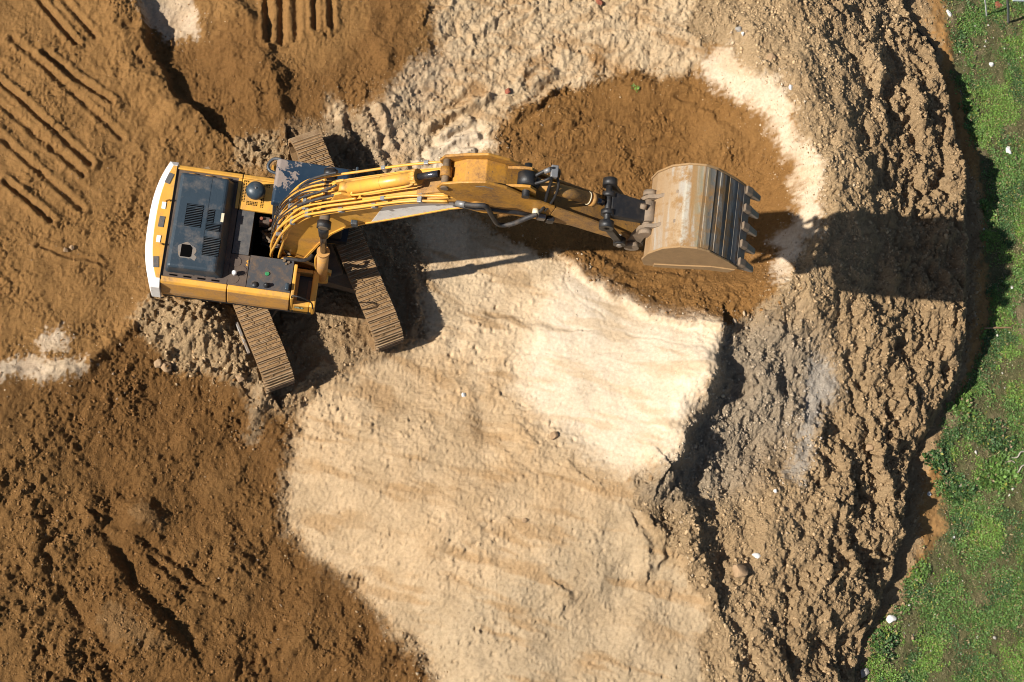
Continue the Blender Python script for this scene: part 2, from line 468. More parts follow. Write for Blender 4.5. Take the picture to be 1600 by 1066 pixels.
def poly_sdf(poly):
    """inside positive, on the lookup grid"""
    cl = np.vstack([poly, poly[:1]])
    d, _ = seg_dist(cl, LGX, LGY)
    ins = np.zeros(LGX.shape, bool)
    for (ax, ay), (bx, by) in zip(cl[:-1], cl[1:]):
        if ay == by: continue
        c = ((ay > LGY) != (by > LGY)) & (LGX < (bx - ax) * (LGY - ay) / (by - ay) + ax)
        ins ^= c
    return np.where(ins, d, -d)


def sstep(a, b, x):
    t = np.clip((x - a) / (b - a), 0, 1); return t * t * (3 - 2 * t)


ZG = -0.95                                            # level of the grass beyond the heap
SPOT = [  # spot heights: photo point, height
    (-150, -150, .75), (0, 0, .65), (200, 0, .45), (260, 40, .2), (420, 40, .45), (560, 60, .45), (640, 60, .35), (0, 200, .7), (0, 400, .6),
    (150, 300, .5), (120, 150, .6), (200, 420, .25), (320, 140, .2), (400, 200, .12), (560, 200, .02), (480, 120, .3),
    (340, 350, 0), (480, 300, 0), (455, 400, 0), (600, 450, 0), (400, 560, 0), (590, 540, 0), (480, 210, .03), (520, 520, 0), (640, 420, 0),
    (0, 560, .5), (100, 560, .45), (200, 500, .32), (-150, 500, .55),
    (0, 700, .2), (0, 900, -.15), (0, 1066, -.35), (150, 700, -.05), (300, 700, -.28), (420, 720, -.42), (-150, 1200, -.5),
    (460, 700, -.35), (520, 700, -.2), (450, 820, -.55), (560, 930, -.65), (650, 1020, -.75), (300, 900, -.65), (200, 1000, -.6), (400, 1000, -.85), (550, 1066, -.95),
    (600, 700, -.02), (700, 800, .12), (600, 850, -.25), (700, 950, -.3), (800, 1066, -.2), (850, 880, .32), (950, 800, .60), (900, 1000, .0), (1040, 1000, .22), (800, 960, -.02), (980, 910, .28),
    (650, 640, 0), (700, 560, 0), (680, 450, 0), (750, 400, 0), (650, 360, -.03), (820, 470, .15), (900, 450, .32), (900, 550, .38), (1000, 550, .65), (1000, 650, .78),
    (1100, 590, 1.08), (1045, 700, .98), (1100, 520, .75), (980, 740, .8),
    (1135, 650, .40), (1085, 745, .38), (1200, 560, .6), (1200, 650, .35), (1270, 620, .28), (1250, 700, .25), (1150, 760, .4), (1200, 850, .55), (1120, 850, .42), (1050, 830, .72), (1140, 950, .48), (1090, 920, .42), (1100, 1010, .32),
    (1320, 560, .5), (1400, 560, .25), (1300, 760, .35), (1350, 700, .1), (1300, 900, .25), (1200, 1000, .2), (1250, 1066, .05), (1150, 1066, .3),
    (800, 210, .1), (850, 300, 0), (950, 200, .05), (1000, 300, -.08), (1080, 200, 0), (1150, 250, .08), (1200, 300, .2), (1190, 400, .28), (1080, 450, .3), (950, 420, .17), (1000, 380, .02),
    (1100, 140, .25), (1160, 200, .32), (1215, 260, .42), (1190, 110, .95), (1250, 180, 1.2), (1280, 260, 1.3), (1290, 340, 1.3), (1250, 420, 1.15), (1200, 480, .85),
    (1130, 60, .7), (1100, 0, .6), (1000, 60, .3), (900, 60, .2), (780, 60, .2), (700, 180, 0), (640, 250, -.04),
    (1300, 100, 1.0), (1250, 0, .8), (1350, 200, .85), (1350, 60, .3), (1400, 300, .65), (1400, 430, .6), (1330, 450, .95), (1450, 400, .35), (1450, 200, .1), (1420, 120, -.1),
    (1400, 10, -.45), (1470, 140, -.1), (1500, 300, .1), (1505, 400, .1), (1490, 560, -.05), (1430, 680, -.38), (1405, 830, -.42), (1345, 980, -.58), (1300, 1150, -.6),
    (700, 1250, -.9), (1150, 1250, .1), (800, -150, .3), (1250, -150, .3), (300, -150, .5), (1380, -150, -.7)]
SP = np.array([np.r_[ray_to(u, v, z)[:2], z] for u, v, z in SPOT])


def tps_fit(P):
    n = len(P); d2 = ((P[:, None, :2] - P[None, :, :2]) ** 2).sum(-1)
    K = 0.5 * d2 * np.log(d2 + 1e-9) + np.eye(n) * 0.08
    A = np.zeros((n + 3, n + 3)); A[:n, :n] = K; A[:n, n] = 1; A[:n, n + 1:] = P[:, :2]; A[n, :n] = 1; A[n + 1:, :n] = P[:, :2].T
    return np.linalg.solve(A, np.r_[P[:, 2], 0, 0, 0])


W_ = tps_fit(SP)
BASE = W_[len(SP)] + W_[len(SP) + 1] * LGX + W_[len(SP) + 2] * LGY
for (px, py, _), w in zip(SP, W_):
    d2 = (LGX - px) ** 2 + (LGY - py) ** 2
    BASE += w * 0.5 * d2 * np.log(d2 + 1e-9)
BASE = np.clip(BASE, -1.9, 1.5)


def plan(pts, z=None):
    """photo points to plan, lying on the smooth ground (or at height z)"""
    out = []
    for u, v in pts:
        q = ray_to(u, v, 0.2 if z is None else z)
        if z is None:
            for _ in range(4):
                q = ray_to(u, v, float(sample(BASE, np.array([q[0]]), np.array([q[1]]))[0]))
        out.append(q[:2])
    return np.array(out)


def axis(lo, hi):
    a = list(np.arange(lo, hi + 1e-6, STEP)); g = STEP
    left = []; x = lo
    while x > lo - 70: g *= 1.28; x -= g; left.append(x)
    right = []; x = a[-1]; g = STEP
    while x < hi + 70: g *= 1.28; x += g; right.append(x)
    return np.array(left[::-1] + a + right)


AX, AY = axis(X0, X1), axis(Y0, Y1)
GX, GY = np.meshgrid(AX, AY)
SH = GX.shape
x, y = GX.ravel(), GY.ravel()
wx = fbm(x, y, 0.9, 5, 0.6, 11) * 0.30; wy = fbm(x, y, 0.9, 5, 0.6, 21) * 0.30     # wandering of every edge
fine = fbm(x, y, 0.22, 4, 0.6, 31)
mid = fbm(x, y, 0.8, 5, 0.55, 41)
big = fbm(x, y, 2.6, 3, 0.5, 51)


crumb = perlin(x / 0.075, y / 0.075, 36)


def mask(pts, soft=0.10, z=None, warp=1.0):
    s = poly_sdf(plan(pts, z))
    v = sample(s, x + wx * warp, y + wy * warp) + fine * 0.16 + crumb * 0.10
    return sstep(-soft, soft, v)


ZB = mask([(-300, 610), (0, 603), (60, 606), (130, 580), (180, 530), (235, 486), (262, 560), (300, 592), (380, 602), (410, 640), (452, 680), (447, 760), (450, 830), (500, 880), (560, 920), (600, 960), (640, 1010), (690, 1075), (720, 1300), (-300, 1300)], 0.14, None, 1.5)
ZC = mask([(452, 690), (470, 640), (500, 600), (560, 560), (620, 545), (655, 525), (650, 440), (640, 340), (720, 330), (780, 375), (880, 400), (940, 450), (1000, 490), (1090, 508), (1125, 515), (1110, 600), (1045, 715), (990, 750), (1110, 800), (1080, 870), (1120, 950), (1110, 1066), (1110, 1300), (720, 1300), (690, 1075), (640, 1010), (600, 960), (560, 920), (500, 880), (450, 830), (447, 760)], 0.26, None, 1.3)
ZW = mask([(815, 575), (850, 480), (890, 425), (940, 450), (1000, 490), (1090, 508), (1122, 520), (1110, 600), (1045, 715), (985, 735), (900, 690), (850, 650), (805, 610)], 0.42)
ZW = np.maximum(ZW, 0.85 * mask([(1085, 95), (1130, 72), (1200, 120), (1245, 185), (1275, 260), (1280, 330), (1250, 400), (1215, 450), (1196, 420), (1215, 385), (1238, 330), (1236, 270), (1212, 215), (1160, 155), (1100, 130)], 0.14, None, 1.5))
ZW = np.maximum(ZW, 0.75 * mask([(650, 230), (740, 190), (770, 230), (720, 262), (650, 275)], 0.2))
ZW = np.maximum(ZW, 0.75 * mask([(-60, 572), (10, 568), (40, 560), (90, 566), (130, 560), (148, 576), (100, 590), (56, 598), (-60, 594)], 0.06))
ZW = np.maximum(ZW, 0.7 * mask([(55, 535), (75, 515), (108, 513), (105, 545), (60, 556)], 0.06))
ZW = np.maximum(ZW, 0.65 * mask([(210, -40), (300, -40), (310, 60), (285, 55), (268, 70), (240, 50), (218, 28)], 0.08))
ZT = mask([(655, -200), (1100, -200), (1100, 60), (1085, 110), (1000, 125), (930, 125), (850, 155), (775, 195), (785, 235), (720, 270), (640, 285), (560, 270), (510, 215), (515, 150), (555, 190), (600, 175), (640, 110), (700, 95), (675, 40)], 0.22)
ZE = mask([(770, 190), (850, 150), (930, 120), (1000, 118), (1080, 108), (1130, 140), (1180, 185), (1220, 230), (1237, 290), (1232, 345), (1212, 400), (1205, 460), (1150, 495), (1085, 508), (1010, 490), (950, 455), (900, 418), (850, 392), (770, 375), (800, 290), (775, 230)], 0.08, None, 1.7)
ZD = mask([(1085, -200), (1420, -200), (1500, 170), (1560, 350), (1540, 480), (1510, 620), (1450, 740), (1440, 830), (1340, 1300), (1110, 1300), (1100, 960), (1060, 870), (1000, 800), (990, 750), (1045, 715), (1112, 600), (1125, 512), (1205, 465), (1245, 400), (1282, 330), (1246, 185), (1140, 75), (1085, 60)], 0.12)
ZGREY = mask([(1122, 520), (1200, 490), (1290, 520), (1300, 620), (1240, 700), (1180, 760), (1080, 790), (1000, 770), (1045, 715), (1112, 600)], 0.5)
ZPILE = mask([(195, 500), (240, 465), (300, 472), (350, 486), (385, 560), (415, 605), (390, 600), (370, 604), (300, 590), (262, 570), (230, 545)], 0.10)
ZPILE = np.maximum(ZPILE, mask([(362, 222), (420, 212), (440, 250), (400, 262), (370, 262)], 0.15))
ZPALE = mask([(510, 180), (560, 200), (640, 110), (690, 80), (712, 110), (690, 160), (640, 230), (560, 275), (520, 240)], 0.2)
ZDAMP = mask([(1270, 565), (1300, 560), (1305, 610), (1265, 700), (1250, 760), (1230, 740), (1262, 650)], 0.12)
ZDARK = mask([(215, 40), (255, 130), (300, 190), (400, 238), (500, 222), (520, 195), (565, 190), (612, 150), (652, 90), (640, -20), (590, -60), (560, 60), (500, 110), (420, 90), (395, 30), (330, 60), (280, 70), (240, 30)], 0.3, None, 1.4)  # upper left scoop: moist soil and painted-in shading

ZM = mask([(372, 600), (350, 480), (440, 330), (640, 330), (660, 430), (668, 520), (625, 548), (560, 566), (500, 606), (455, 650), (415, 645)], 0.22)
ZM = np.maximum(ZM, 0.8 * mask([(440, 200), (560, 190), (600, 280), (520, 330), (440, 300)], 0.25))
TURF = mask([(1470, -200), (1474, 30), (1492, 120), (1510, 175), (1524, 250), (1536, 350), (1546, 480), (1530, 560), (1505, 610), (1472, 650), (1466, 700), (1466, 770), (1482, 830), (1440, 862), (1420, 905), (1400, 960), (1364, 1003), (1346, 1080), (1322, 1400), (2600, 1400), (2600, -200)], 0.12, -0.95, 0.9)

# crest of the heap and the foot beyond it
CREST = [(1385, -260), (1402, -60), (1410, 8), (1450, 66), (1480, 140), (1497, 220), (1507, 300), (1511, 400), (1507, 480), (1496, 560), (1478, 620), (1442, 680), (1412, 740), (1410, 830), (1378, 930), (1350, 985), (1328, 1066), (1306, 1150), (1276, 1300)]
cd_, cs_ = seg_dist(plan(CREST), LGX, LGY)
CR_LUT = cd_ * -cs_                                   # right of the downhill-running line is negative side: outside positive
CR_LUT = np.where(cs_ > 0, cd_, -cd_)
s_crest = sample(CR_LUT, x + wx * 0.6, y + wy * 0.6)

b0 = sample(BASE, x, y)
h = b0.copy()


def add_line(pts, amp, w, berm=0.0, wob=0.5):
    """a groove (amp < 0) or ridge along a line of photo points"""
    P = plan(pts); lo = P.min(0) - 1.2; hi = P.max(0) + 1.2
    m = np.nonzero((x > lo[0]) & (x < hi[0]) & (y > lo[1]) & (y < hi[1]))[0]
    d, _ = seg_dist(P, x[m] + wx[m] * wob, y[m] + wy[m] * wob)
    k = amp * np.exp(-(d / w) ** 2) * (0.75 + 0.6 * mid[m])
    if berm: k = k - amp * berm * np.exp(-((d - 2.0 * w) / w) ** 2)
    h[m] += k


def add_scarp(pts, amp, wl, wr, wob=0.7):
    """a bank: long slope on the left of the line, short drop on the right"""
    P = plan(pts); mg = 3 * max(wl, wr); lo = P.min(0) - mg; hi = P.max(0) + mg
    m = np.nonzero((x > lo[0]) & (x < hi[0]) & (y > lo[1]) & (y < hi[1]))[0]
    d, s = seg_dist(P, x[m] + wx[m] * wob, y[m] + wy[m] * wob)
    h[m] += amp * np.where(s > 0, np.exp(-(d / wl) ** 2), np.exp(-(d / wr) ** 2)) * (0.8 + 0.5 * mid[m])


def add_blob(u, v, rx, ry, rot, amp, power=2.0):
    (px, py), = plan([(u, v)]); c, s_ = math.cos(R(rot)), math.sin(R(rot))
    m = np.nonzero((np.abs(x - px) < 3.5 * max(rx, ry)) & (np.abs(y - py) < 3.5 * max(rx, ry)))[0]
    dx = x[m] + wx[m] * 0.5 - px; dy = y[m] + wy[m] * 0.5 - py
    q = ((dx * c + dy * s_) / rx) ** 2 + ((-dx * s_ + dy * c) / ry) ** 2
    h[m] += amp * np.exp(-q ** (power / 2))


# upper left: scoops and tooth grooves
add_scarp([(300, 180), (262, 150), (245, 120), (226, 60), (206, -20)], 0.42, 0.9, 0.10)
add_scarp([(440, 190), (425, 120), (392, 50), (330, -20)], 0.34, 0.8, 0.28)
for ln in ([(-40, 130), (0, 163), (130, 272)], [(-40, 92), (0, 127), (142, 255)], [(-30, 190), (0, 213), (128, 326)], [(70, 85), (130, 130), (176, 162)], [(20, 60), (100, 132), (190, 216)], [(10, 285), (80, 345)],
           [(415, -60), (418, 66)], [(438, -60), (441, 66)], [(460, -60), (464, 60)], [(489, -60), (492, 45)], [(515, -60), (518, 40)], [(100, 0), (150, 60)], [(55, -10), (120, 70)]):
    add_line(ln, -0.07 - 0.05 * ((ln[0][0] * 7 + ln[0][1] * 3) % 10) / 10, 0.06, 0.6, 0.12)
add_line([(60, 382), (105, 398), (156, 409)], -0.06, 0.05, 0.5)
add_line([(300, 180), (330, 172), (372, 150), (396, 118)], 0.07, 0.12)
add_scarp([(560, 215), (600, 175), (640, 120), (655, 60)], 0.22, 0.7, 0.35)
add_line([(575, 30), (595, 70), (600, 100)], 0.10, 0.18)
# pile beside the track, and the banks the tracks have pushed up
add_blob(300, 515, 0.85, 0.6, -30, 0.55); add_scarp([(372, 596), (345, 560), (322, 520), (300, 480)], 0.22, 0.5, 0.25)
add_scarp([(418, 606), (395, 570), (372, 520), (355, 480)], 0.42, 0.55, 0.10)
add_line([(418, 610), (402, 645), (386, 678)], 0.14, 0.11)
add_line([(0, 588), (70, 586), (140, 570), (182, 526), (236, 478)], 0.16, 0.14)
add_line([(645, 430), (652, 480), (640, 520), (600, 548)], 0.16, 0.14)
add_line([(470, 600), (500, 570), (560, 560), (600, 552)], 0.12, 0.13)
add_blob(520, 535, 0.5, 0.35, 0, 0.16)
# lower left
add_line([(163, 832), (215, 900), (255, 952), (292, 1002)], -0.20, 0.16, 0.3, 0.8)
add_scarp([(292, 1000), (255, 948), (215, 896), (160, 826)], 0.16, 0.6, 0.15)
add_line([(102, 925), (140, 985), (200, 1040)], -0.09, 0.09, 0.3)
add_line([(150, 805), (200, 830), (270, 870), (345, 935)], -0.06, 0.07, 0.5)
add_line([(240, 870), (300, 920), (350, 940)], -0.05, 0.06, 0.5)
add_blob(205, 975, 0.85, 0.45, -42, 0.24, 3.0)
add_blob(222, 805, 0.42, 0.32, -30, 0.34, 3.0)
add_blob(140, 783, 0.22, 0.2, 0, 0.20); add_blob(157, 812, 0.18, 0.14, 0, 0.16)
# middle
add_scarp([(905, 735), (868, 705), (826, 690), (812, 655), (790, 630)], 0.045, 0.5, 0.08, 1.2)
add_scarp([(880, 520), (835, 520), (800, 505), (760, 500), (700, 525)], 0.08, 0.6, 0.12)
for ln in ([(820, 552), (870, 558), (930, 556), (1000, 546)], [(885, 400), (880, 440), (905, 470), (950, 500)], [(930, 640), (1000, 620), (1060, 600)], [(980, 520), (1040, 535), (1100, 545)], [(808, 590), (802, 565), (820, 550)]):
    add_line(ln, -0.018, 0.025)
add_scarp([(1085, 510), (1010, 492), (950, 457), (900, 420)][::-1], 0.20, 0.5, 0.09)
add_scarp([(1008, 890), (1005, 860), (996, 828)], 0.13, 0.3, 0.10)
add_scarp([(1026, 870), (1030, 840), (1024, 826)], 0.16, 0.2, 0.08)
add_scarp([(1105, 905), (1085, 850), (1082, 800), (1062, 770)], 0.36, 0.6, 0.22)
add_scarp([(884, 946), (890, 935), (880, 922)], 0.10, 0.25, 0.06)
for ln, a in (([(668, 196), (712, 178), (763, 152)], .13), ([(688, 214), (734, 188)], .11), ([(672, 236), (742, 214)], .13), ([(655, 252), (736, 236)], .10), ([(802, 186), (868, 142)], .08), ([(835, 131), (864, 112)], .08), ([(735, 60), (768, 36)], .07), ([(700, 118), (770, 96)], .05), ([(880, 70), (960, 30)], .05),
              ([(530, 185), (545, 230), (575, 275)], .09), ([(560, 180), (580, 225), (602, 262)], .08), ([(590, 178), (612, 228)], .07)):
    add_line(ln, a, 0.085, 0.5, 0.5)
add_blob(700, 640, 0.9, 0.6, 20, 0.07); add_blob(620, 700, 1.0, 0.5, -30, 0.06); add_blob(760, 660, 0.35, 0.4, 0, -0.10); add_blob(880, 620, 0.9, 0.4, 25, 0.08); add_blob(700, 820, 1.2, 0.5, 35, 0.09); add_blob(560, 760, 0.9, 0.5, -20, 0.08)
add_blob(800, 930, 0.9, 0.4, 30, 0.10); add_blob(930, 900, 0.7, 0.4, 40, 0.12); add_blob(700, 1000, 0.7, 0.35, 30, 0.08); add_blob(1000, 970, 0.6, 0.35, 50, 0.14)
add_blob(470, 980, 0.7, 0.5, 10, 0.2); add_blob(560, 1040, 0.6, 0.4, 0, 0.2); add_blob(350, 860, 0.9, 0.5, -30, 0.12); add_blob(60, 720, 1.1, 0.8, 0, 0.12); add_blob(300, 690, 0.7, 0.3, 0, 0.14); add_blob(330, 1050, 0.6, 0.4, 0, 0.16)
for ln in ([(840, 215), (930, 190), (1040, 185)], [(850, 245), (950, 225), (1060, 225)], [(900, 270), (990, 260), (1040, 262)], [(1060, 150), (1120, 175), (1170, 220)], [(960, 440), (1030, 450), (1090, 440)], [(930, 400), (1000, 420), (1060, 425)]):
    add_line(ln, -0.05, 0.07, 0.6, 0.8)
add_blob(870, 180, 0.5, 0.3, 10, 0.09); add_blob(1000, 150, 0.6, 0.3, 0, 0.10); add_blob(1120, 230, 0.35, 0.5, 0, 0.12); add_blob(1090, 470, 0.5, 0.25, 0, 0.12); add_blob(960, 300, 0.6, 0.4, 0, -0.10)
# pale ridge and white bank
add_scarp([(1048, 722), (1075, 670), (1105, 625), (1116, 560), (1124, 515)], 0.34, 0.55, 0.16)
add_scarp([(1205, 490), (1245, 420), (1284, 340), (1278, 260), (1248, 185), (1195, 112)][::1], 0.16, 0.45, 0.5)
add_blob(1195, 375, 0.5, 0.45, 0, 0.18); add_blob(1160, 455, 0.6, 0.4, 30, 0.22)
add_blob(1160, 895, 0.25, 0.2, 0, 0.2)
# long lobes of tipped earth on the outer slope
du, dv = plan([(1400, 300), (1400, 600)]); ax_ = (dv - du) / np.linalg.norm(dv - du)
al = (x + wx * 1.5) * ax_[0] + (y + wy * 1.5) * ax_[1]; ac = -(x + wx * 1.5) * ax_[1] + (y + wy * 1.5) * ax_[0]
lobes = np.abs(perlin(ac / 0.95, al / 2.1, 61)) * 1.5 + np.abs(perlin(ac / 0.5, al / 0.75, 62)) * 0.8 - 0.7
ru = plan([(680, 230), (900, 110)]); ra = (ru[1] - ru[0]) / np.linalg.norm(ru[1] - ru[0])
tl = (x + wx) * ra[0] + (y + wy) * ra[1]; tc_ = -(x + wx) * ra[1] + (y + wy) * ra[0]
ruts = 1 - 2 * np.abs(perlin(tc_ / 0.34, tl / 1.3, 63))
ga = plan([(0, 160), (130, 270)]); gd = (ga[1] - ga[0]) / np.linalg.norm(ga[1] - ga[0])
gl = (x + wx) * gd[0] + (y + wy) * gd[1]; gc = -(x + wx) * gd[1] + (y + wy) * gd[0]
grooves = 1 - 2 * np.abs(perlin(gc / 0.33, gl / 2.2, 64))

outside = sstep(0.0, 0.5, s_crest)
inner = 1 - outside
zd = ZD * inner
near_tracks = mask([(330, 470), (450, 190), (520, 190), (660, 520), (600, 560), (450, 620), (400, 620)], 0.3, 0.0)
calm = 1 - 0.75 * near_tracks
zm = ZM * inner
zA = np.clip(1 - np.maximum.reduce([ZB, ZC, ZT, ZE, ZD, ZPILE, zm]), 0, 1) * inner


def billow(wl, octaves, gain, seed, k=0.0):
    s = 0; a = 1.0
    for o in range(octaves):
        s = s + a * np.abs(perlin((x + wx * k) / wl, (y + wy * k) / wl, seed + o)); a *= gain; wl *= 0.52
    return s - 0.45


bl0 = billow(0.62, 3, 0.6, 81, 0.4); bl1 = billow(0.24, 3, 0.65, 91, 0.2); bl2 = billow(0.085, 2, 0.6, 97)
lump_a = 0.05 * zA + 0.085 * ZB + 0.034 * ZC + 0.05 * ZE + 0.035 * ZT + 0.10 * zd + 0.05 * ZGREY + 0.12 * ZPILE + 0.05 * zm
lump_a = np.where(ZW > 0, lump_a * (1 - 0.6 * ZW), lump_a) * calm
h += mid * lump_a * 1.9 + big * (0.07 * zA + 0.20 * ZB + 0.12 * ZC + 0.06 * ZE + 0.05 * ZT) * calm
h += lobes * 0.31 * zd * (1 - ZDAMP * 0.8) * (0.30 + 0.70 * sstep(-3.4, -1.2, s_crest))
h += ruts * 0.045 * ZT * (1 - ZW * 0.3)
west = mask([(-300, -300), (180, -300), (230, 100), (170, 300), (60, 420), (-300, 420)], 0.5)
h += grooves * 0.02 * west
fl = np.clip(0.55 + 1.1 * perlin(x / 1.7, y / 1.7, 71), 0.15, 1.3)            # patches of rough and of smooth earth
sm = (1 - 0.75 * ZW) * (1 - 0.4 * near_tracks) * (1 - 0.8 * ZDAMP)
fl2 = np.clip(0.5 + 1.2 * perlin(x / 0.8, y / 0.8, 72) + 0.5 * perlin(x / 2.4, y / 2.4, 73), 0.05, 1.4)
upper_r = mask([(1080, -200), (1420, -200), (1420, 60), (1380, 200), (1310, 260), (1250, 180), (1140, 75)], 0.5)
zdi = zd * (0.34 + 0.66 * sstep(-3.2, -1.1, s_crest)) * (1 - 0.55 * upper_r)
h += sm * bl0 * (0.04 * zA * fl + 0.12 * ZB * fl * fl + 0.035 * ZC * fl + 0.06 * ZE * fl2 + 0.05 * ZT + 0.15 * zdi * (0.5 + fl) + 0.16 * ZPILE + 0.09 * zm)
h += sm * bl1 * (0.024 * zA * fl2 + 0.030 * ZB * fl2 + 0.014 * ZC * fl + 0.028 * ZE * fl2 + 0.042 * ZT + 0.085 * zdi * (0.5 + 0.5 * fl) + 0.13 * ZPILE + 0.08 * zm)
h += sm * bl2 * (0.036 * zA * (0.4 + fl2) + 0.036 * ZB * (0.4 + fl2) + 0.022 * ZC + 0.034 * ZE * (0.4 + fl2) + 0.032 * ZT + 0.052 * zd + 0.06 * ZPILE + 0.042 * zm)
pk = fbm(x, y, 0.17, 3, 0.62, 101); pk2 = fbm(x + 0.3 * wx, y, 0.36, 4, 0.6, 111)
h += sm * np.minimum(np.maximum(pk - 0.10, 0), 0.22) * (0.10 * zA * fl2 + 0.15 * ZB * fl2 + 0.11 * ZE * fl2 + 0.10 * ZT + 0.16 * zdi + 0.2 * ZPILE + 0.22 * zm + 0.035 * ZC * fl2 * (1 - ZW))
h += sm * np.minimum(np.maximum(pk2 - 0.14, 0), 0.2) * (0.10 * zA * fl + 0.30 * ZB * fl + 0.16 * ZE * fl + 0.12 * ZT + 0.35 * zdi + 0.3 * ZPILE + 0.3 * zm)
bru = plan([(600, 700), (900, 790)]); br_ = (bru[1] - bru[0]) / np.linalg.norm(bru[1] - bru[0])
bal = (x + wx * 0.5) * br_[0] + (y + wy * 0.5) * br_[1]; bac = -(x + wx * 0.5) * br_[1] + (y + wy * 0.5) * br_[0]
h += (perlin(bac / 0.07, bal / 0.6, 66) * 0.006 + perlin(bac / 0.16, bal / 0.9, 67) * 0.010) * ZC * (1 - 0.3 * ZW)
c1 = clods(x + wx * 0.3, y + wy * 0.3, 0.36, 1, 0.30); c2 = clods(x + wx * 0.2, y + wy * 0.2, 0.17, 2, 0.35); c3 = clods(x, y, 0.09, 3, 0.35)
cl_big = 0.03 * zA + 0.10 * ZB + 0.0 * ZC + 0.04 * ZE + 0.04 * ZT + 0.14 * zd + 0.5 * ZPILE + 0.15 * zm
cl_mid = 0.10 * zA + 0.20 * ZB + 0.04 * ZC + 0.2 * ZE + 0.16 * ZT + 0.32 * zd + 0.7 * ZPILE + 0.4 * zm
cl_sml = 0.4 * zA + 0.5 * ZB + 0.2 * ZC + 0.4 * ZE + 0.35 * ZT + 0.6 * zd + 0.8 * ZPILE + 0.6 * zm
h += sm * (c1 * 0.36 * cl_big * fl + c2 * 0.17 * cl_mid * (0.5 + 0.5 * fl) + c3 * 0.09 * cl_sml)
pits = clods(x + wx * 0.1, y + wy * 0.1, 0.13, 5, 0.22)
h += (clods(x, y, 0.075, 6, 0.16) * 0.075 * 0.9 - clods(x + 3.1, y, 0.085, 7, 0.14) * 0.085 * 0.9) * ZC * (1 - 0.7 * ZW) * (0.4 + 0.6 * fl)

# outer face: falls steeply from the crest to the grass
g_lvl = ZG + 0.05 * mid + 0.03 * fine + 0.1 * big
face = h - np.maximum(s_crest, 0) * 2.3 - 0.25 * np.maximum(s_crest, 0) ** 2
talus = g_lvl + 0.16 * np.exp(-np.maximum(s_crest - 0.6, 0) / 0.4) * (0.6 + 0.8 * mid) + c2 * 0.03
h = np.where(s_crest > 0, np.maximum(face, talus), h)
on_grass = (s_crest > 0) & (face < talus)
far = np.maximum.reduce([X0 - x, x - X1, Y0 - y, y - Y1, np.zeros_like(x)])
h = h * np.exp(-(far / 12) ** 2) + (1 - np.exp(-(far / 12) ** 2)) * np.where(x > 9, ZG, -0.3)

# soil colours; shade is also painted in at the scoop and lower sand
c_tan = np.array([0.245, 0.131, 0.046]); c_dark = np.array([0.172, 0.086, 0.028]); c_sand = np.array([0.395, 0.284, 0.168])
c_white = np.array([0.53, 0.435, 0.32]); c_pit = np.array([0.215, 0.108, 0.034]); c_top = np.array([0.40, 0.282, 0.162])
c_heap = np.array([0.325, 0.222, 0.120]); c_grey = np.array([0.30, 0.255, 0.195]); c_pile = np.array([0.40, 0.275, 0.150]); c_foot = np.array([0.32, 0.212, 0.110])
c_turf = np.array([0.105, 0.098, 0.045])
colr = np.tile(c_tan, (len(x), 1))


def lay(m, c):
    global colr
    colr = colr * (1 - m[:, None]) + m[:, None] * c


lay(0.9 * ZDARK, c_dark * 0.96); lay(ZB, c_dark); lay(0.5 * ZB * sstep(0.0, 0.5, big + 0.3 * mid), c_tan * 0.85)  # scoop darkened first, for its shade as well as its moisture
lay(ZB * 0.65 * mask([(-300, 600), (60, 610), (120, 700), (150, 850), (110, 950), (190, 1300), (-300, 1300)], 0.7), c_tan * 0.86); lay(ZT, c_top); lay(ZT * 0.35 * sstep(0.05, 0.5, mid), c_tan * 1.2); lay(ZPALE * 0.8, c_sand * np.array([.95, .95, 1.0]))
lay(ZC, c_sand); lay(ZC * 0.55 * sstep(0.1, 0.6, mid * 0.7 + big), c_sand * np.array([0.80, 0.74, 0.66]))
lay(ZC * 0.75 * mask([(640, 330), (720, 330), (780, 375), (880, 400), (1125, 515), (1110, 600), (1045, 715), (985, 735), (880, 700), (800, 620), (700, 560), (655, 525)], 0.35), np.array([0.48, 0.365, 0.235]))
lay(ZC * 0.85 * mask([(690, 1080), (620, 960), (760, 900), (860, 860), (960, 780), (1045, 740), (1110, 800), (1120, 1300), (690, 1300)], 0.5), np.array([0.325, 0.245, 0.152]))  # lower sand: grey-beige tone, laid darker to paint its shaded side
lay(ZC * 0.5 * mask([(690, 520), (800, 560), (850, 640), (860, 720), (760, 740), (700, 640), (640, 600)], 0.4) * sstep(-0.3, 0.3, mid), np.array([0.35, 0.22, 0.105]))
clay = np.maximum(mask([(148, 965), (175, 945), (225, 975), (268, 1015), (240, 1022), (190, 1000)], 0.06), mask([(198, 800), (225, 786), (252, 808), (262, 836), (235, 832), (205, 815)], 0.06))
lay(0.5 * clay, np.array([0.225, 0.135, 0.060]))
lay(0.7 * mask([(1000, 770), (1085, 770), (1120, 830), (1110, 900), (1040, 890), (1005, 850)], 0.2), np.array([0.25, 0.165, 0.082]))
bs = perlin(bac / 0.42, bal / 1.9, 121) + 0.6 * perlin(bac / 0.13, bal / 0.8, 122)
lay(ZC * 0.75 * sstep(0.0, 0.7, bs), np.array([0.29, 0.182, 0.088])); lay(ZC * 0.5 * sstep(0.15, 0.5, fl2 - 0.5), np.array([0.30, 0.215, 0.125]))
lay(ZT * 0.6 * sstep(0.25, 0.8, ruts), np.array([0.45, 0.345, 0.22])); lay(ZT * 0.4 * sstep(0.15, 0.6, bs), c_tan * 1.1)
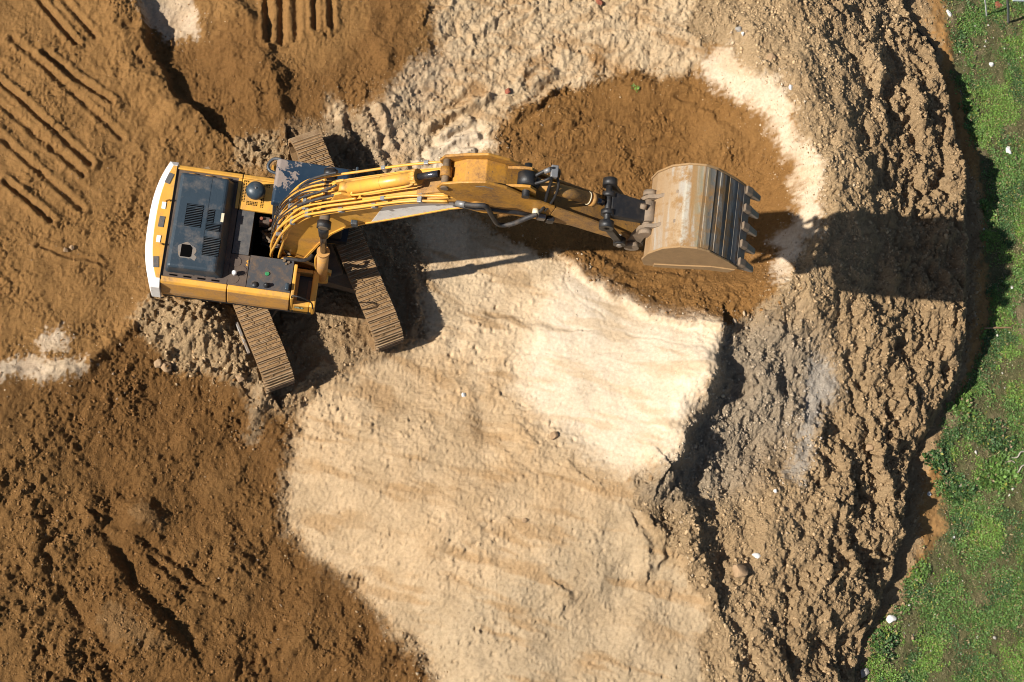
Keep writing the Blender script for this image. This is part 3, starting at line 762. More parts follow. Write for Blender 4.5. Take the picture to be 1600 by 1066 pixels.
lay(ZD, c_heap); lay(0.75 * ZD * (1 - sstep(-3.0, -1.3, s_crest)) * (1 - ZGREY), np.array([0.385, 0.268, 0.148])); lay(0.7 * ZD * upper_r, np.array([0.42, 0.295, 0.165])); lay(ZD * 0.6 * ZGREY, c_grey); lay(0.35 * ZD * sstep(-0.1, 0.5, big), c_heap * np.array([0.85, 0.8, 0.75]))
lay(0.7 * mask([(740, 150), (860, 90), (1000, 60), (1110, 80), (1190, 160), (1000, 200), (800, 260)], 0.3, None, 1.5) * sstep(0.0, 0.35, mid + 0.3 * bs), c_pit * 1.05); lay(ZE, c_pit); lay(0.35 * ZE * sstep(0, 0.5, big), c_tan)
lay(ZW * (0.75 + 0.25 * sstep(-0.3, 0.2, mid)), c_white); lay(0.55 * ZW * sstep(0.1, 0.6, bs), c_sand * 1.05); lay(0.3 * ZW * sstep(0.1, 0.5, mid), c_sand * 1.08)
lay(zm * 0.85, c_sand * np.array([0.80, 0.78, 0.75])); lay(zm * 0.4 * sstep(0.05, 0.4, mid), c_tan); lay(ZPILE, c_pile); lay(0.8 * ZDAMP, np.array([0.36, 0.32, 0.27]))
lay(0.7 * mask([(424, 605), (415, 640), (400, 690), (380, 690), (384, 660), (404, 610)], 0.1), c_sand * 0.85)
lay(sstep(0.1, 0.6, s_crest) * sstep(-0.8, -1.35, h), c_foot)
turf = TURF * on_grass
lay(turf, c_turf); lay(turf * 0.6 * sstep(0.1, 0.45, mid), np.array([0.22, 0.165, 0.10]))
grain = 0.55 * zA + 0.75 * ZB + 0.22 * ZC + 0.6 * ZE + 0.4 * ZT + 0.7 * ZD + 0.8 * ZPILE + 0.6 * zm
grain = np.clip((grain + 0.1) * (1 - 0.6 * ZW), 0.15, 1.0); grain = np.where(turf > 0.5, 0.6, grain)

ny, nx = SH
idx = np.arange(nx * ny, dtype=np.int32).reshape(ny, nx)
quads = np.stack([idx[:-1, :-1], idx[:-1, 1:], idx[1:, 1:], idx[1:, :-1]], -1).reshape(-1, 4)
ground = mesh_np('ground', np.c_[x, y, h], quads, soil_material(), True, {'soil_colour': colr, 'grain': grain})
tag(ground, 'excavated earth of brown, tan and pale sand heaped beside green weeds', 'ground', kind='structure')
HG = h.reshape(SH)


def ground_z(px, py):
    px = np.atleast_1d(np.asarray(px, float)); py = np.atleast_1d(np.asarray(py, float))
    i = np.clip(np.searchsorted(AX, px) - 1, 0, nx - 2); j = np.clip(np.searchsorted(AY, py) - 1, 0, ny - 2)
    fx = (px - AX[i]) / (AX[i + 1] - AX[i]); fy = (py - AY[j]) / (AY[j + 1] - AY[j])
    return (HG[j, i] * (1 - fx) + HG[j, i + 1] * fx) * (1 - fy) + (HG[j + 1, i] * (1 - fx) + HG[j + 1, i + 1] * fx) * fy


def at_ground(px, py, arr):
    i = np.clip(np.searchsorted(AX, px) - 1, 0, nx - 2); j = np.clip(np.searchsorted(AY, py) - 1, 0, ny - 2)
    return arr.reshape(SH + arr.shape[1:])[j, i]


def spot(u, v):
    """where a photo point meets the finished ground: march along the line of sight"""
    zs = np.linspace(1.9, -2.2, 400)
    pts = np.array([ray_to(u, v, z) for z in zs])
    below = np.nonzero(ground_z(pts[:, 0], pts[:, 1]) >= pts[:, 2])[0]
    return pts[below[0]] if len(below) else pts[-1]


# ------------------------------------------------------------------ the excavator (machine frame: x forward, y to its left, z up)
EX, EY, HEAD = -4.612, 1.627, -7.92
exc = bpy.data.objects.new('excavator', None); COL.objects.link(exc)
exc.location = (EX, EY, 0.0); exc.rotation_euler = (0, 0, R(HEAD))
tag(exc, 'yellow crawler excavator with dark blue hood, raised boom and emptied bucket on bare earth', 'excavator')
TR = Matrix.Rotation(R(-61.1), 4, 'Z')                # the tracks stand turned from the upper body


M['trackmud'] = painted('caked_track_mud', (0.29, 0.168, 0.068), dirt=(0.18, 0.102, 0.042), amount=0.8, scale=7, rough=0.95, bump=0.006)


def make_track(yc, outer):
    rad, half, w = 0.45, 1.95, 0.31
    L = 2 * half; per = 2 * L + 2 * math.pi * rad; n = 56; pitch = per / n
    def at(s):
        s %= per
        if s < L: return (-half + s, 2 * rad, 1, 0)
        s -= L
        if s < math.pi * rad:
            a = s / rad; return (half + rad * math.sin(a), rad + rad * math.cos(a), math.cos(a), -math.sin(a))
        s -= math.pi * rad
        if s < L: return (half - s, 0.0, -1, 0)
        s -= L; a = s / rad
        return (-half - rad * math.sin(a), rad - rad * math.cos(a), -math.cos(a), math.sin(a))
    rs = random.Random(int(yc * 100))
    m = mb('track')
    for i in range(n):
        px, pz, tx, tz = at(i * pitch); nx_, nz_ = -tz, tx
        if pz > 0.85: pz -= 0.035 * math.sin(math.pi * (px + half) / L * 2) ** 2
        j = rs.uniform(-0.003, 0.003); tl = rs.uniform(-0.02, 0.02)
        def q(a, b):
            return (px + tx * a + nx_ * (b + a * tl), pz + tz * a + nz_ * (b + a * tl))
        hp = pitch * 0.485
        m.mat(M['track']).poly_prism([q(-hp, -0.02), q(hp, -0.02), q(hp, 0.022), q(-hp, 0.022)], yc - w + j, yc + w + j)
        if pz > 0.3:
            for q0, q1 in ((-hp + 0.026, -0.016), (0.012, hp - 0.028)):
                yb = yc - w + rs.uniform(0.0, 0.25)
                while yb < yc + w - 0.05 and rs.random() < 0.85:
                    ye = min(yb + rs.uniform(0.06, 0.3), yc + w - 0.01); tp = 0.022 + rs.uniform(0.008, 0.034)
                    m.mat(M['trackmud']).poly_prism([q(q0, 0.0215), q(q1, 0.0215), q(q1 - 0.008, tp), q(q0 + 0.01, tp - 0.004)], yb, ye, 'y', 0.006, 1)
                    yb = ye + rs.uniform(0.02, 0.12)
        for g, hh in ((-hp + 0.012, 0.036), (-0.002, 0.03), (hp - 0.014, 0.034)):
            m.mat(M['grouser']).poly_prism([q(g - 0.011, 0.0225), q(g + 0.011, 0.0225), q(g + 0.007, 0.022 + hh), q(g - 0.007, 0.022 + hh)], yc - w + j + 0.004, yc + w + j - 0.004)
    tr = m.build('crawler_track', exc, TR)
    f = mb('under').box(-1.75, 1.75, yc - 0.17, yc + 0.17, 0.28, 0.66, 0.03)
    for k in range(8): f.cyl((-1.5 + k * 0.43, yc - 0.2, 0.17), (-1.5 + k * 0.43, yc + 0.2, 0.17), 0.12, n=16)
    f.build('track_frame', tr, TR)
    mb('under').cyl((1.95, yc - 0.13, 0.45), (1.95, yc + 0.13, 0.45), 0.40, n=28).cyl((1.95, yc - 0.2, 0.45), (1.95, yc + 0.2, 0.45), 0.16, n=20).build('idler', tr, TR)
    s = mb('under').cyl((-1.95, yc - 0.05, 0.45), (-1.95, yc + 0.05, 0.45), 0.34, n=28).cyl((-1.95, yc - 0.22, 0.45), (-1.95, yc + 0.22, 0.45), 0.22, n=20)
    for k in range(13):
        a = k / 13 * 2 * math.pi; c, sn = math.cos(a), math.sin(a)
        s.poly_prism([(-1.95 + c * 0.335 - sn * 0.03, 0.45 + sn * 0.335 + c * 0.03), (-1.95 + c * 0.335 + sn * 0.03, 0.45 + sn * 0.335 - c * 0.03), (-1.95 + c * 0.4 + sn * 0.012, 0.45 + sn * 0.4 - c * 0.012), (-1.95 + c * 0.4 - sn * 0.012, 0.45 + sn * 0.4 + c * 0.012)], yc - 0.04, yc + 0.04)
    s.build('sprocket', tr, TR)
    so = yc + (0.345 if outer > 0 else -0.345)
    for ga, gb in ((-1.2, -0.9), (0.9, 1.6)): mb('steel').box(ga, gb, so - 0.03, so + 0.03, 0.4, 0.6, 0.01).build('track_guard', tr, TR)
    return tr


def affine(sx, cxz, tx, sy, ty, czx, sz, tz):
    return Matrix(((sx, 0, cxz, tx), (0, sy, 0, ty), (czx, 0, sz, tz), (0, 0, 0, 1)))


UP = affine(1.09, 0, -0.13, 1.03, -0.07, 0, 1, 0)     # house
CABX = affine(1.09, 0, -0.29, 1.03, -0.07, 0, 1, 0)
BOOMX = affine(1.2598, -0.1538, -0.0348, 1.15, 0, 0.0745, 1.0058, -0.44)
ARMX = affine(1.251, 0.0956, -1.581, 1.25, 0, -0.0776, 1.3936, -2.3624)
BKX = Matrix.Translation((6.3, 0, 0)) @ Matrix.Rotation(R(-2.2), 4, 'Z') @ Matrix.Translation((-6.3, 0, 0)) @ affine(1.1998, 0.2415, -2.2312, 1.285, 0, -0.0699, 1.33, -2.0095)
make_track(1.195, 1); make_track(-1.195, -1)
u = mb('under').box(-0.75, 0.75, -0.85, 0.85, 0.42, 0.8, 0.05)
for sx in (-1, 1):
    for sy in (-1, 1): u.hull([(sx * 0.5, sy * 0.6, 0.42), (sx * 0.9, sy * 1.05, 0.4), (sx * 1.2, sy * 1.05, 0.4), (sx * 0.75, sy * 0.4, 0.42)], [(sx * 0.5, sy * 0.6, 0.78), (sx * 0.9, sy * 1.05, 0.62), (sx * 1.2, sy * 1.05, 0.62), (sx * 0.75, sy * 0.4, 0.78)])
u.build('carbody', exc, TR)
mb('black').cyl((0, 0, 0.8), (0, 0, 1.05), 0.62, n=40).cyl((0, 0, 0.86), (0, 0, 0.93), 0.66, n=40).build('slew_ring', exc)
XF[0] = UP
fr = mb('black').poly_prism([(-2.1, -1.2), (0.2, -1.2), (0.62, -1.2), (0.62, -0.45), (0.45, -0.3), (0.45, 0.3), (1.1, 0.34), (1.15, 1.2), (-2.1, 1.2)], 1.05, 1.22, 'z')
fr.box(-2.1, -0.63, -1.06, 1.06, 1.225, 1.9).build('main_frame', exc)

# counterweight
def arc(inset, x_in, n=18, ymax=1.28):
    pts = []
    for i in range(n + 1):
        yy = -ymax + inset + (2 * (ymax - inset)) * i / n
        pts.append((-2.50 + inset + 0.22 * abs(yy / ymax) ** 2.6, yy))
    return [(x_in, -ymax + inset)] + pts + [(x_in, ymax - inset)]


def loop3(o, z): return [(px, py, z) for px, py in o]


cw = mb('white')
cw.hull(loop3(arc(0.05, -2.125), 1.0), loop3(arc(0.0, -2.125), 1.14)).hull(loop3(arc(0.0, -2.125), 1.1405), loop3(arc(0.0, -2.125), 1.80)).hull(loop3(arc(0.0, -2.125), 1.8005), loop3(arc(0.13, -2.125), 2.0))
cwo = cw.build('counterweight', exc)
mb('yellow').hull(loop3(arc(0.138, -2.127), 2.0005), loop3(arc(0.148, -2.13), 2.012)).build('top_cover', cwo)
for py, w_, rz in ((0.86, 0.10, -16), (-0.03, 0.10, -2), (-0.84, 0.10, 8)):
    if 'pad' not in M: M['pad'] = painted('grey_rubber_pad', (0.085, 0.082, 0.08), amount=0.35, scale=6, rough=0.8)
    mb('pad').box(-0.05, 0.05, -0.11, 0.11, 0, 0.014, 0.004, 1).build('anti_slip_pad', cwo, Matrix.Translation((-2.25 + 0.02 * abs(py), py, 2.0125)) @ Matrix.Rotation(R(rz), 4, 'Z'))
for py, s in ((0.30, 1), (-0.38, -1)):
    e = mb('white').box(-2.29, -2.215, py - 0.07, py + 0.07, 2.0125, 2.03, 0.005, 1)
    e.mat(M['arm']).tube([(-2.22, py + s * 0.085, 2.0), (-2.23, py + s * 0.10, 2.06), (-2.17, py + s * 0.11, 2.06), (-2.16, py + s * 0.10, 2.0)], 0.014)
    e.build('lifting_eye', cwo)

# side panels
def side_panel(name, x0, x1, sy, parent=exc):
    m = mb('side').poly_prism([(sy * 1.09, 1.885), (sy * 1.202, 1.885), (sy * 1.225, 1.35), (sy * 1.195, 1.10), (sy * 1.09, 1.10)], x0, x1, 'x', 0.012)
    m.mat(M['yellow']).poly_prism([(sy * 1.085, 1.99), (sy * 1.11, 1.99), (sy * 1.175, 1.955), (sy * 1.206, 1.885), (sy * 1.085, 1.885)], x0, x1, 'x', 0.010)
    return m.build(name, parent)


side_panel('engine_side_panel', -2.11, -0.935, -1); side_panel('pump_side_panel', -0.918, 0.20, -1)
side_panel('cooler_side_panel', -2.11, -0.935, 1); side_panel('battery_side_panel', -0.918, -0.30, 1)
for sx in (-1.5, -0.4):
    pass

# top deck
dk = mb('browndeck').box(-2.115, -0.945, -1.08, 1.08, 1.905, 1.965)
for k in range(4): dk.mat(M['void']).box(-1.97 + k * 0.25, -1.83 + k * 0.25, -1.052, -1.022, 1.9655, 1.972)
dk.mat(M['black'])
for k in range(5): dk.cyl((-1.95 + k * 0.2, -0.985 + 0.01 * (k % 2), 1.966), (-1.95 + k * 0.2, -0.985, 1.98), 0.012, n=10)
dk.build('engine_deck', exc)
hg = mb('arm')
for k in range(3): hg.cyl((-1.9 + k * 0.3, 1.02, 1.99), (-1.75 + k * 0.3, 1.02, 1.99), 0.02, n=10).box(-1.86 + k * 0.3, -1.79 + k * 0.3, 0.97, 1.05, 1.966, 1.985, 0.004, 1)
hg.mat(M['rubber']).tube([(-2.05, 1.0, 1.99), (-1.7, 0.985, 2.01), (-1.3, 1.0, 2.0), (-1.02, 0.99, 1.98)], 0.012)
hg.build('hood_hinge', exc)

# engine hood
ho = mb('hood').hull([(-2.06, -1.01, 1.966), (-1.02, -0.995, 1.966), (-1.035, 0.975, 1.966), (-2.055, 0.975, 1.966)],
                     [(-2.02, -0.97, 2.2800), (-1.155, -0.955, 2.2800), (-1.165, 0.93, 2.2800), (-2.015, 0.935, 2.2800)], 0.055, 3)
for yy in (0.0,): ho.box(-1.90, -1.19, 0.255, 0.262, 2.2805, 2.2860)
ho.box(-1.46, -1.453, -0.6, 0.9, 2.2805, 2.2860)
hood = ho.build('engine_hood', exc)


def grille(x0, x1, y0, y1, n, cut=None):
    g = mb('void').box(x0, x1, y0, y1, 2.2808, 2.2840)
    g.mat(M['hood'])
    for k in range(n):
        yy = y0 + (y1 - y0) * (k + 0.5) / n; hw = (y1 - y0) / n * 0.15
        xa = x0 + 0.008
        if cut and yy > cut[0]: xb = cut[1]
        else: xb = x1 - 0.008
        g.hull([(xa, yy - hw, 2.2842), (xb, yy - hw, 2.2842), (xb, yy + hw, 2.2842), (xa, yy + hw, 2.2842)], [(xa, yy - hw * 1.4, 2.2980), (xb, yy - hw * 1.4, 2.2980), (xb, yy + hw * 0.2, 2.3020), (xa, yy + hw * 0.2, 2.3020)])
    g.build('vent_grille', hood)


grille(-1.83, -1.53, -0.13, 0.32, 13)
grille(-1.44, -1.32, 0.0, 0.27, 8); grille(-1.44, -1.19, -0.165, -0.01, 5)
grille(-1.44, -1.14, -0.66, -0.29, 11)
ex_ = mb('patch').poly_prism([(-1.72 + 0.155 * math.cos(a) * (1.05 + 0.12 * math.sin(3 * a + 1)), -0.62 + 0.15 * math.sin(a) * (1.05 + 0.1 * math.sin(5 * a))) for a in np.linspace(0, 2 * math.pi, 28, endpoint=False)], 2.2808, 2.2835, 'z')
ex_.mats[0] = M['steel']
ex_.poly_prism([(-1.66, -0.74), (-1.55, -0.80), (-1.52, -0.72), (-1.60, -0.66)], 2.2810, 2.2837, 'z')
ex_.mat(M['void']).poly_prism([(-1.815, -0.50), (-1.66, -0.50), (-1.615, -0.55), (-1.615, -0.72), (-1.65, -0.745), (-1.815, -0.745)], 2.2838, 2.2870, 'z', 0.001, 1)
ex_.build('exhaust_opening', hood)
mb('black').cyl((-1.72, -0.62, 2.0), (-1.72, -0.62, 2.22), 0.07, n=20).build('exhaust_pipe', hood)
mb('cream').box(-1.20, -1.15, 0.04, 0.22, 2.2809, 2.2845).build('warning_sticker', hood)

# yellow cooling cover with perforations and pre-cleaner dome
cv = mb('yellow').box(-1.0, -0.935, 0.46, 1.08, 1.95, 1.985, 0.006, 1).box(-0.925, -0.285, 0.45, 1.075, 1.93, 2.0, 0.010, 2)
cvo = cv.build('perforated_cover', exc)
for x0, x1, y0, y1 in ((-0.905, -0.835, 0.60, 1.0), (-0.905, -0.80, 1.01, 1.045), (-0.60, -0.42, 0.955, 1.02), (-0.81, -0.60, 0.55, 0.635), (-0.555, -0.49, 0.53, 0.93)):
    pf = mb('void')
    nx_, ny_ = max(2, round((x1 - x0) / 0.03)), max(2, round((y1 - y0) / 0.03))
    for i in range(nx_):
        for j in range(ny_):
            px, py = x0 + (i + 0.5) * (x1 - x0) / nx_, y0 + (j + 0.5) * (y1 - y0) / ny_
            if (px + 0.66) ** 2 + (py - 0.785) ** 2 < 0.12 ** 2: continue
            pf.box(px - 0.010, px + 0.010, py - 0.010, py + 0.010, 2.0004, 2.003)
    pf.build('perforation', cvo)
dm = mb('hood').lathe((-0.66, 0.785, 2.0), [(0.10, 0), (0.10, 0.14), (0.165, 0.15), (0.178, 0.19), (0.178, 0.24), (0.165, 0.30), (0.12, 0.35), (0.05, 0.375), (0.0, 0.38)], 36)
dmo = dm.build('air_pre_cleaner', exc)
mb('steel').lathe((-0.66, 0.785, 2.375), [(0.018, 0), (0.018, 0.018), (0, 0.02)], 12).build('wing_nut', dmo)

# walkway plates
mb('deck').box(-0.93, -0.63, -0.44, 0.445, 1.92, 1.96, 0.004, 1).build('walkway_plate', exc)
bp_ = mb('browndeck').box(-0.94, -0.60, -1.08, -0.45, 1.92, 1.958, 0.004, 1)
for dx, dy in ((-0.845, -0.60), (-0.725, -0.77), (-0.845, -0.94)):
    bp_.cyl((dx, dy, 1.9585), (dx, dy, 1.968), 0.105, n=30)
bp_o = bp_.build('pump_cover', exc)
mb('white').lathe((-0.83, -0.86, 1.968), [(0.03, 0), (0.03, 0.06), (0.045, 0.07), (0.045, 0.13), (0.03, 0.16), (0.0, 0.165)], 20).build('vent_cap', bp_o)
ch = mb('yellow')
for k in range(2):
    yy = -0.56 - k * 0.07
    ch.poly_prism([(-0.65, yy), (-0.625, yy + 0.022), (-0.615, yy + 0.015), (-0.632, yy), (-0.615, yy - 0.03), (-0.625, yy - 0.036), (-0.65, yy - 0.014)], 1.9582, 1.961, 'z')
ch.build('yellow_mark', bp_o)
rp = mb('rustdeck').box(-0.59, 0.20, -1.08, -0.43, 1.92, 1.962, 0.004, 1).build('tank_plate', exc)
mb('green').cyl((-0.25, -0.76, 1.9625), (-0.25, -0.76, 1.985), 0.045, 0.035, 16).build('fuel_cap', rp)
mb('black').lathe((-0.24, -1.0, 1.9625), [(0.05, 0), (0.05, 0.05), (0.035, 0.06), (0.035, 0.1), (0.0, 0.105)], 18).build('filler_cap', rp)
mb('black').lathe((-0.44, -1.01, 1.9625), [(0.06, 0), (0.06, 0.015), (0.0, 0.02)], 18).build('cover_disc', rp)

# hydraulic bay between cab, hood and boom foot
bay = mb('void').box(-0.60, 0.25, -0.42, 0.44, 1.24, 1.30)
bayo = bay.build('hydraulic_bay', exc)
mb('browndeck').box(-0.54, -0.34, 0.30, 0.43, 1.5, 1.80, 0.015).box(-0.36, -0.22, 0.33, 0.43, 1.5, 1.74, 0.015).mat(M['under']).box(-0.45, -0.2, 0.05, 0.2, 1.4, 1.56, 0.02).build('control_valve', bayo)
mb('red').cyl((-0.50, 0.37, 1.80), (-0.50, 0.37, 1.86), 0.03, n=14).build('valve_plug', bayo)
mb('red').cyl((-0.33, 0.36, 1.79), (-0.33, 0.36, 1.85), 0.026, n=14).build('valve_plug', bayo)
bh = mb('rubber'); rs = random.Random(5)
for k in range(11):
    a = Vector((rs.uniform(-0.5, -0.25), rs.uniform(-0.05, 0.3), rs.uniform(1.35, 1.6))); b = Vector((rs.uniform(-0.1, 0.15), rs.uniform(-0.3, 0.3), rs.uniform(1.5, 1.85)))
    bh.mat(M['rubber'] if k % 3 else M['under']).tube([a, a.lerp(b, 0.35) + Vector((0, rs.uniform(-0.1, 0.1), 0.12)), a.lerp(b, 0.7) + Vector((0, rs.uniform(-.06, .06), 0.1)), b], rs.choice((0.012, 0.018, 0.024)), 8)
bh.build('bay_hose', bayo)
mb('clamp').box(-0.10, -0.03, 0.06, 0.2, 1.6, 1.84, 0.01).cyl((-0.06, 0.13, 1.84), (-0.06, 0.13, 1.88), 0.03, n=12).build('grease_block', bayo)
mb('rubber').tube([(0.0, -0.42, 1.99), (0.15, -0.41, 2.0), (0.34, -0.40, 1.98), (0.46, -0.34, 1.95), (0.5, -0.25, 1.9)], 0.036, 10).build('return_hose', exc)
mb('under').cyl((0.02, -0.46, 1.964), (0.02, -0.46, 2.02), 0.03, n=12).cyl((0.10, -0.48, 1.964), (0.10, -0.48, 2.0), 0.025, n=12).cyl((0.06, -0.52, 1.964), (0.06, -0.52, 1.99), 0.02, n=12).build('pipe_fitting', exc)

# front tool box with its sunken step
tb = mb('yellow')
tb.box(0.215, 0.275, -1.20, -0.50, 1.08, 2.0, 0.016).box(0.57, 0.68, -1.20, -0.44, 1.08, 1.60, 0.03).box(0.276, 0.569, -1.20, -1.10, 1.08, 1.585, 0.012).box(0.276, 0.569, -0.52, -0.45, 1.08, 1.585, 0.012)
tb.mat(M['side']).box(0.276, 0.33, -1.099, -0.521, 1.3, 1.55)
tbo = tb.build('tool_box', exc)
mb('black').mat(M['hood']).box(0.331, 0.569, -1.099, -0.521, 1.30, 1.34, 0.003, 1).build('step_plate', tbo)
mb('patch').box(0.50, 0.568, -1.098, -0.6, 1.3405, 1.36, 0.006, 1).build('settled_dust', tbo)
st = mb('greensign').box(0.31, 0.47, -1.2045, -1.2005, 1.40, 1.50).build('model_sticker', tbo)
fc = bpy.data.curves.new('sticker_lettering', 'FONT'); fc.body = '03-5'; fc.size = 0.085; fc.extrude = 0.001; fc.align_x = 'CENTER'; fc.align_y = 'CENTER'
fo = bpy.data.objects.new('sticker_lettering', fc); COL.objects.link(fo)
bpy.context.view_layer.update()
me_t = bpy.data.meshes.new_from_object(fo); bpy.data.objects.remove(fo); bpy.data.curves.remove(fc)
me_t.transform(UP @ Matrix.Translation((0.39, -1.2065, 1.45)) @ Matrix.Rotation(R(90), 4, 'X')); me_t.materials.clear(); me_t.materials.append(M['letter'])
lo = bpy.data.objects.new('lettering', me_t); COL.objects.link(lo); lo.parent = st
mb('black').tube([(0.24, -1.18, 2.0), (0.26, -1.22, 2.28), (0.42, -1.24, 2.3), (0.60, -1.24, 2.05), (0.64, -1.22, 1.6)], 0.014, 8).build('handrail', exc)
mi = mb('hood').box(0.10, 0.17, -1.06, -0.92, 2.0, 2.10, 0.02).mat(M['black']).cyl((0.14, -1.02, 1.96), (0.14, -1.02, 2.0), 0.015, n=8)
mi.build('mirror', exc)

# cab
def roof_material():
    m, nt, b = new_mat('cab_roof_paint')
    tc = N(nt, 'ShaderNodeTexCoord'); src = tc.outputs['Object']
    sep = N(nt, 'ShaderNodeSeparateXYZ'); nt.links.new(src, sep.inputs[0])
    n1 = noise(nt, 5.5, 7, 0.66, src, 0.3); n2 = noise(nt, 22, 5, 0.7, src); n3 = noise(nt, 2.0, 4, 0.6, src)
    g = ramp(nt, sep.outputs['X'], 0.30, -0.62)
    g2 = ramp(nt, sep.outputs['Y'], 0.25, 0.75)
    mul = N(nt, 'ShaderNodeMath', operation='MULTIPLY'); nt.links.new(g, mul.inputs[0]); nt.links.new(g2, mul.inputs[1])
    ad = N(nt, 'ShaderNodeMath', operation='MULTIPLY_ADD'); nt.links.new(mul.outputs[0], ad.inputs[0]); ad.inputs[1].default_value = 0.27; nt.links.new(n1.outputs['Fac'], ad.inputs[2])
    f = ramp(nt, ad.outputs[0], 0.655, 0.67)
    paint = mix(nt, ramp(nt, n3.outputs['Fac'], 0.35, 0.7), (0.008, 0.022, 0.042), (0.020, 0.036, 0.055))
    c = mix(nt, f, paint, mix(nt, n2.outputs['Fac'], (0.15, 0.115, 0.095), (0.25, 0.20, 0.17)))
    nt.links.new(c, b.inputs['Base Color'])
    rr = N(nt, 'ShaderNodeMapRange'); nt.links.new(f, rr.inputs['Value']); rr.inputs['To Min'].default_value = 0.4; rr.inputs['To Max'].default_value = 0.9
    nt.links.new(rr.outputs['Result'], b.inputs['Roughness'])
    return m


M['cabroof'] = roof_material()
XF[0] = CABX
cab = mb('black').box(-0.13, 1.14, 0.36, 1.20, 1.225, 2.0, 0.03).mat(M['hood'])
for px, py in ((-0.12, 0.37), (-0.12, 1.19), (1.05, 0.37), (1.05, 1.19), (0.5, 0.37), (0.5, 1.19)):
    cab.box(px - 0.04, px + 0.04, py - 0.035, py + 0.035, 2.0, 2.82, 0.01, 1)
cabo = cab.build('cab', exc)
mb('cabroof').hull([(-0.20, 0.33, 2.80), (1.17, 0.33, 2.80), (1.17, 1.27, 2.80), (-0.20, 1.27, 2.80)], [(-0.17, 0.36, 2.95), (1.12, 0.37, 2.93), (1.10, 1.23, 2.93), (-0.14, 1.24, 2.95)], 0.03, 3).build('cab_roof', cabo)
for x0, x1, y0, y1 in ((-0.075, 0.455, 0.352, 0.366), (0.545, 1.005, 0.352, 0.366), (-0.075, 0.455, 1.194, 1.208), (0.545, 1.005, 1.194, 1.208), (-0.155, -0.135, 0.41, 1.15), (1.095, 1.11, 0.41, 1.15)):
    mb('glass').box(x0, x1, y0, y1, 2.02, 2.78).build('cab_window', cabo)
mb('hood').tube([(-0.16, 1.0, 2.75), (-0.30, 1.05, 2.74), (-0.34, 1.16, 2.74), (-0.26, 1.28, 2.76), (-0.12, 1.28, 2.8)], 0.03, 10).mat(M['arm']).box(-0.28, -0.2, 1.1, 1.22, 2.55, 2.6, 0.01).build('cab_guard', cabo)
mb('hood').box(1.22, 1.27, 1.2, 1.34, 2.5, 2.85, 0.02).mat(M['black']).tube([(1.12, 1.2, 2.7), (1.18, 1.28, 2.8), (1.24, 1.27, 2.8)], 0.014).build('cab_mirror', cabo)

# boom
XF[0] = BOOMX
low = [(0.20, 1.62), (0.42, 1.66), (0.62, 2.3), (0.82, 2.95), (1.06, 3.6), (1.28, 4.02), (1.60, 4.38), (2.19, 4.97), (2.93, 5.74), (3.30, 6.02)]
top = [(3.46, 6.12), (3.42, 6.24), (3.30, 6.28), (2.92, 6.32), (2.35, 5.95), (1.62, 5.33), (1.12, 4.88), (0.78, 4.45), (0.42, 3.6), (0.20, 2.7), (0.10, 2.05), (0.08, 1.78)]
bm_ = mb('yellow').poly_prism(low + top, -0.245, 0.245, 'y', 0.012)
# edge flanges along both sides
for sy in (-1, 1):
    for chain in (low[1:], top[3:]):
        for (ax, az), (bx, bz) in zip(chain[:-1], chain[1:]):
            dx, dz = bx - ax, bz - az; l = math.hypot(dx, dz); nx_, nz_ = -dz / l * 0.02, dx / l * 0.02
            y0, y1 = (sy * 0.2455, sy * 0.262)
            bm_.poly_prism([(ax, az), (bx, bz), (bx + nx_ * 1.6, bz + nz_ * 1.6), (ax + nx_ * 1.6, az + nz_ * 1.6)], min(y0, y1), max(y0, y1))
boom = bm_.build('boom', exc)
for sy in (-1, 1):
    y0, y1 = sorted((sy * 0.2458, sy * 0.2495))
    mb('white').poly_prism([(1.72, 4.56), (2.19, 5.03), (2.90, 5.77), (3.16, 5.97), (3.02, 6.10), (2.38, 5.83), (1.95, 5.44)], y0, y1).build('white_stripe', boom)
mb('under').cyl((0.25, -0.40, 1.85), (0.25, 0.40, 1.85), 0.10, n=24).build('foot_pin', boom)
mb('under').cyl((1.05, -0.52, 4.72), (1.05, 0.52, 4.72), 0.075, n=20).build('cylinder_pin', boom)
mb('arm').cyl((3.36, -0.30, 6.14), (3.36, 0.30, 6.14), 0.14, n=24).build('arm_pin', boom)
br = mb('yellow')
for sy in (-1, 1):
    y0, y1 = sorted((sy * 0.275, sy * 0.335))
    br.poly_prism([(-0.12, 1.22), (0.85, 1.22), (0.88, 1.45), (0.45, 1.95), (0.28, 2.03), (0.12, 1.98)], y0, y1, 'y', 0.01)
br.build('boom_bracket', exc)
# pipes running up the boom
TOPC = [(0.00, 1.75), (0.02, 2.1), (0.13, 2.72), (0.34, 3.62), (0.70, 4.50), (1.06, 4.95), (1.58, 5.40), (2.30, 6.02), (2.86, 6.40)]
for k, (yy, off, end) in enumerate(((-0.315, 0.03, 9), (-0.30, -0.07, 9), (-0.235, 0.055, 9), (-0.165, 0.05, 7), (-0.09, 0.045, 6), (0.0, 0.05, 6), (0.09, 0.05, 6), (0.165, 0.05, 6), (0.235, 0.055, 6), (0.30, 0.03, 9))):
    pts = []
    for i, (px, pz) in enumerate(TOPC[:end]):
        a = TOPC[max(i - 1, 0)]; b = TOPC[min(i + 1, len(TOPC) - 1)]
        dx, dz = b[0] - a[0], b[1] - a[1]; l = math.hypot(dx, dz)
        jog = 0.018 * math.sin(k * 2.1 + i * 1.7) if 0 < i < 5 else 0
        pts.append((px - dz / l * (off + jog), yy + jog * 0.6, pz + dx / l * (off + jog)))
    if end == 9 and yy < -0.2: pts = pts[:8] + [(2.92, yy, 6.30 + off)]
    mb('yellow').tube(pts, 0.021 if abs(yy) > 0.2 else 0.018, 10).build('boom_pipe', boom)
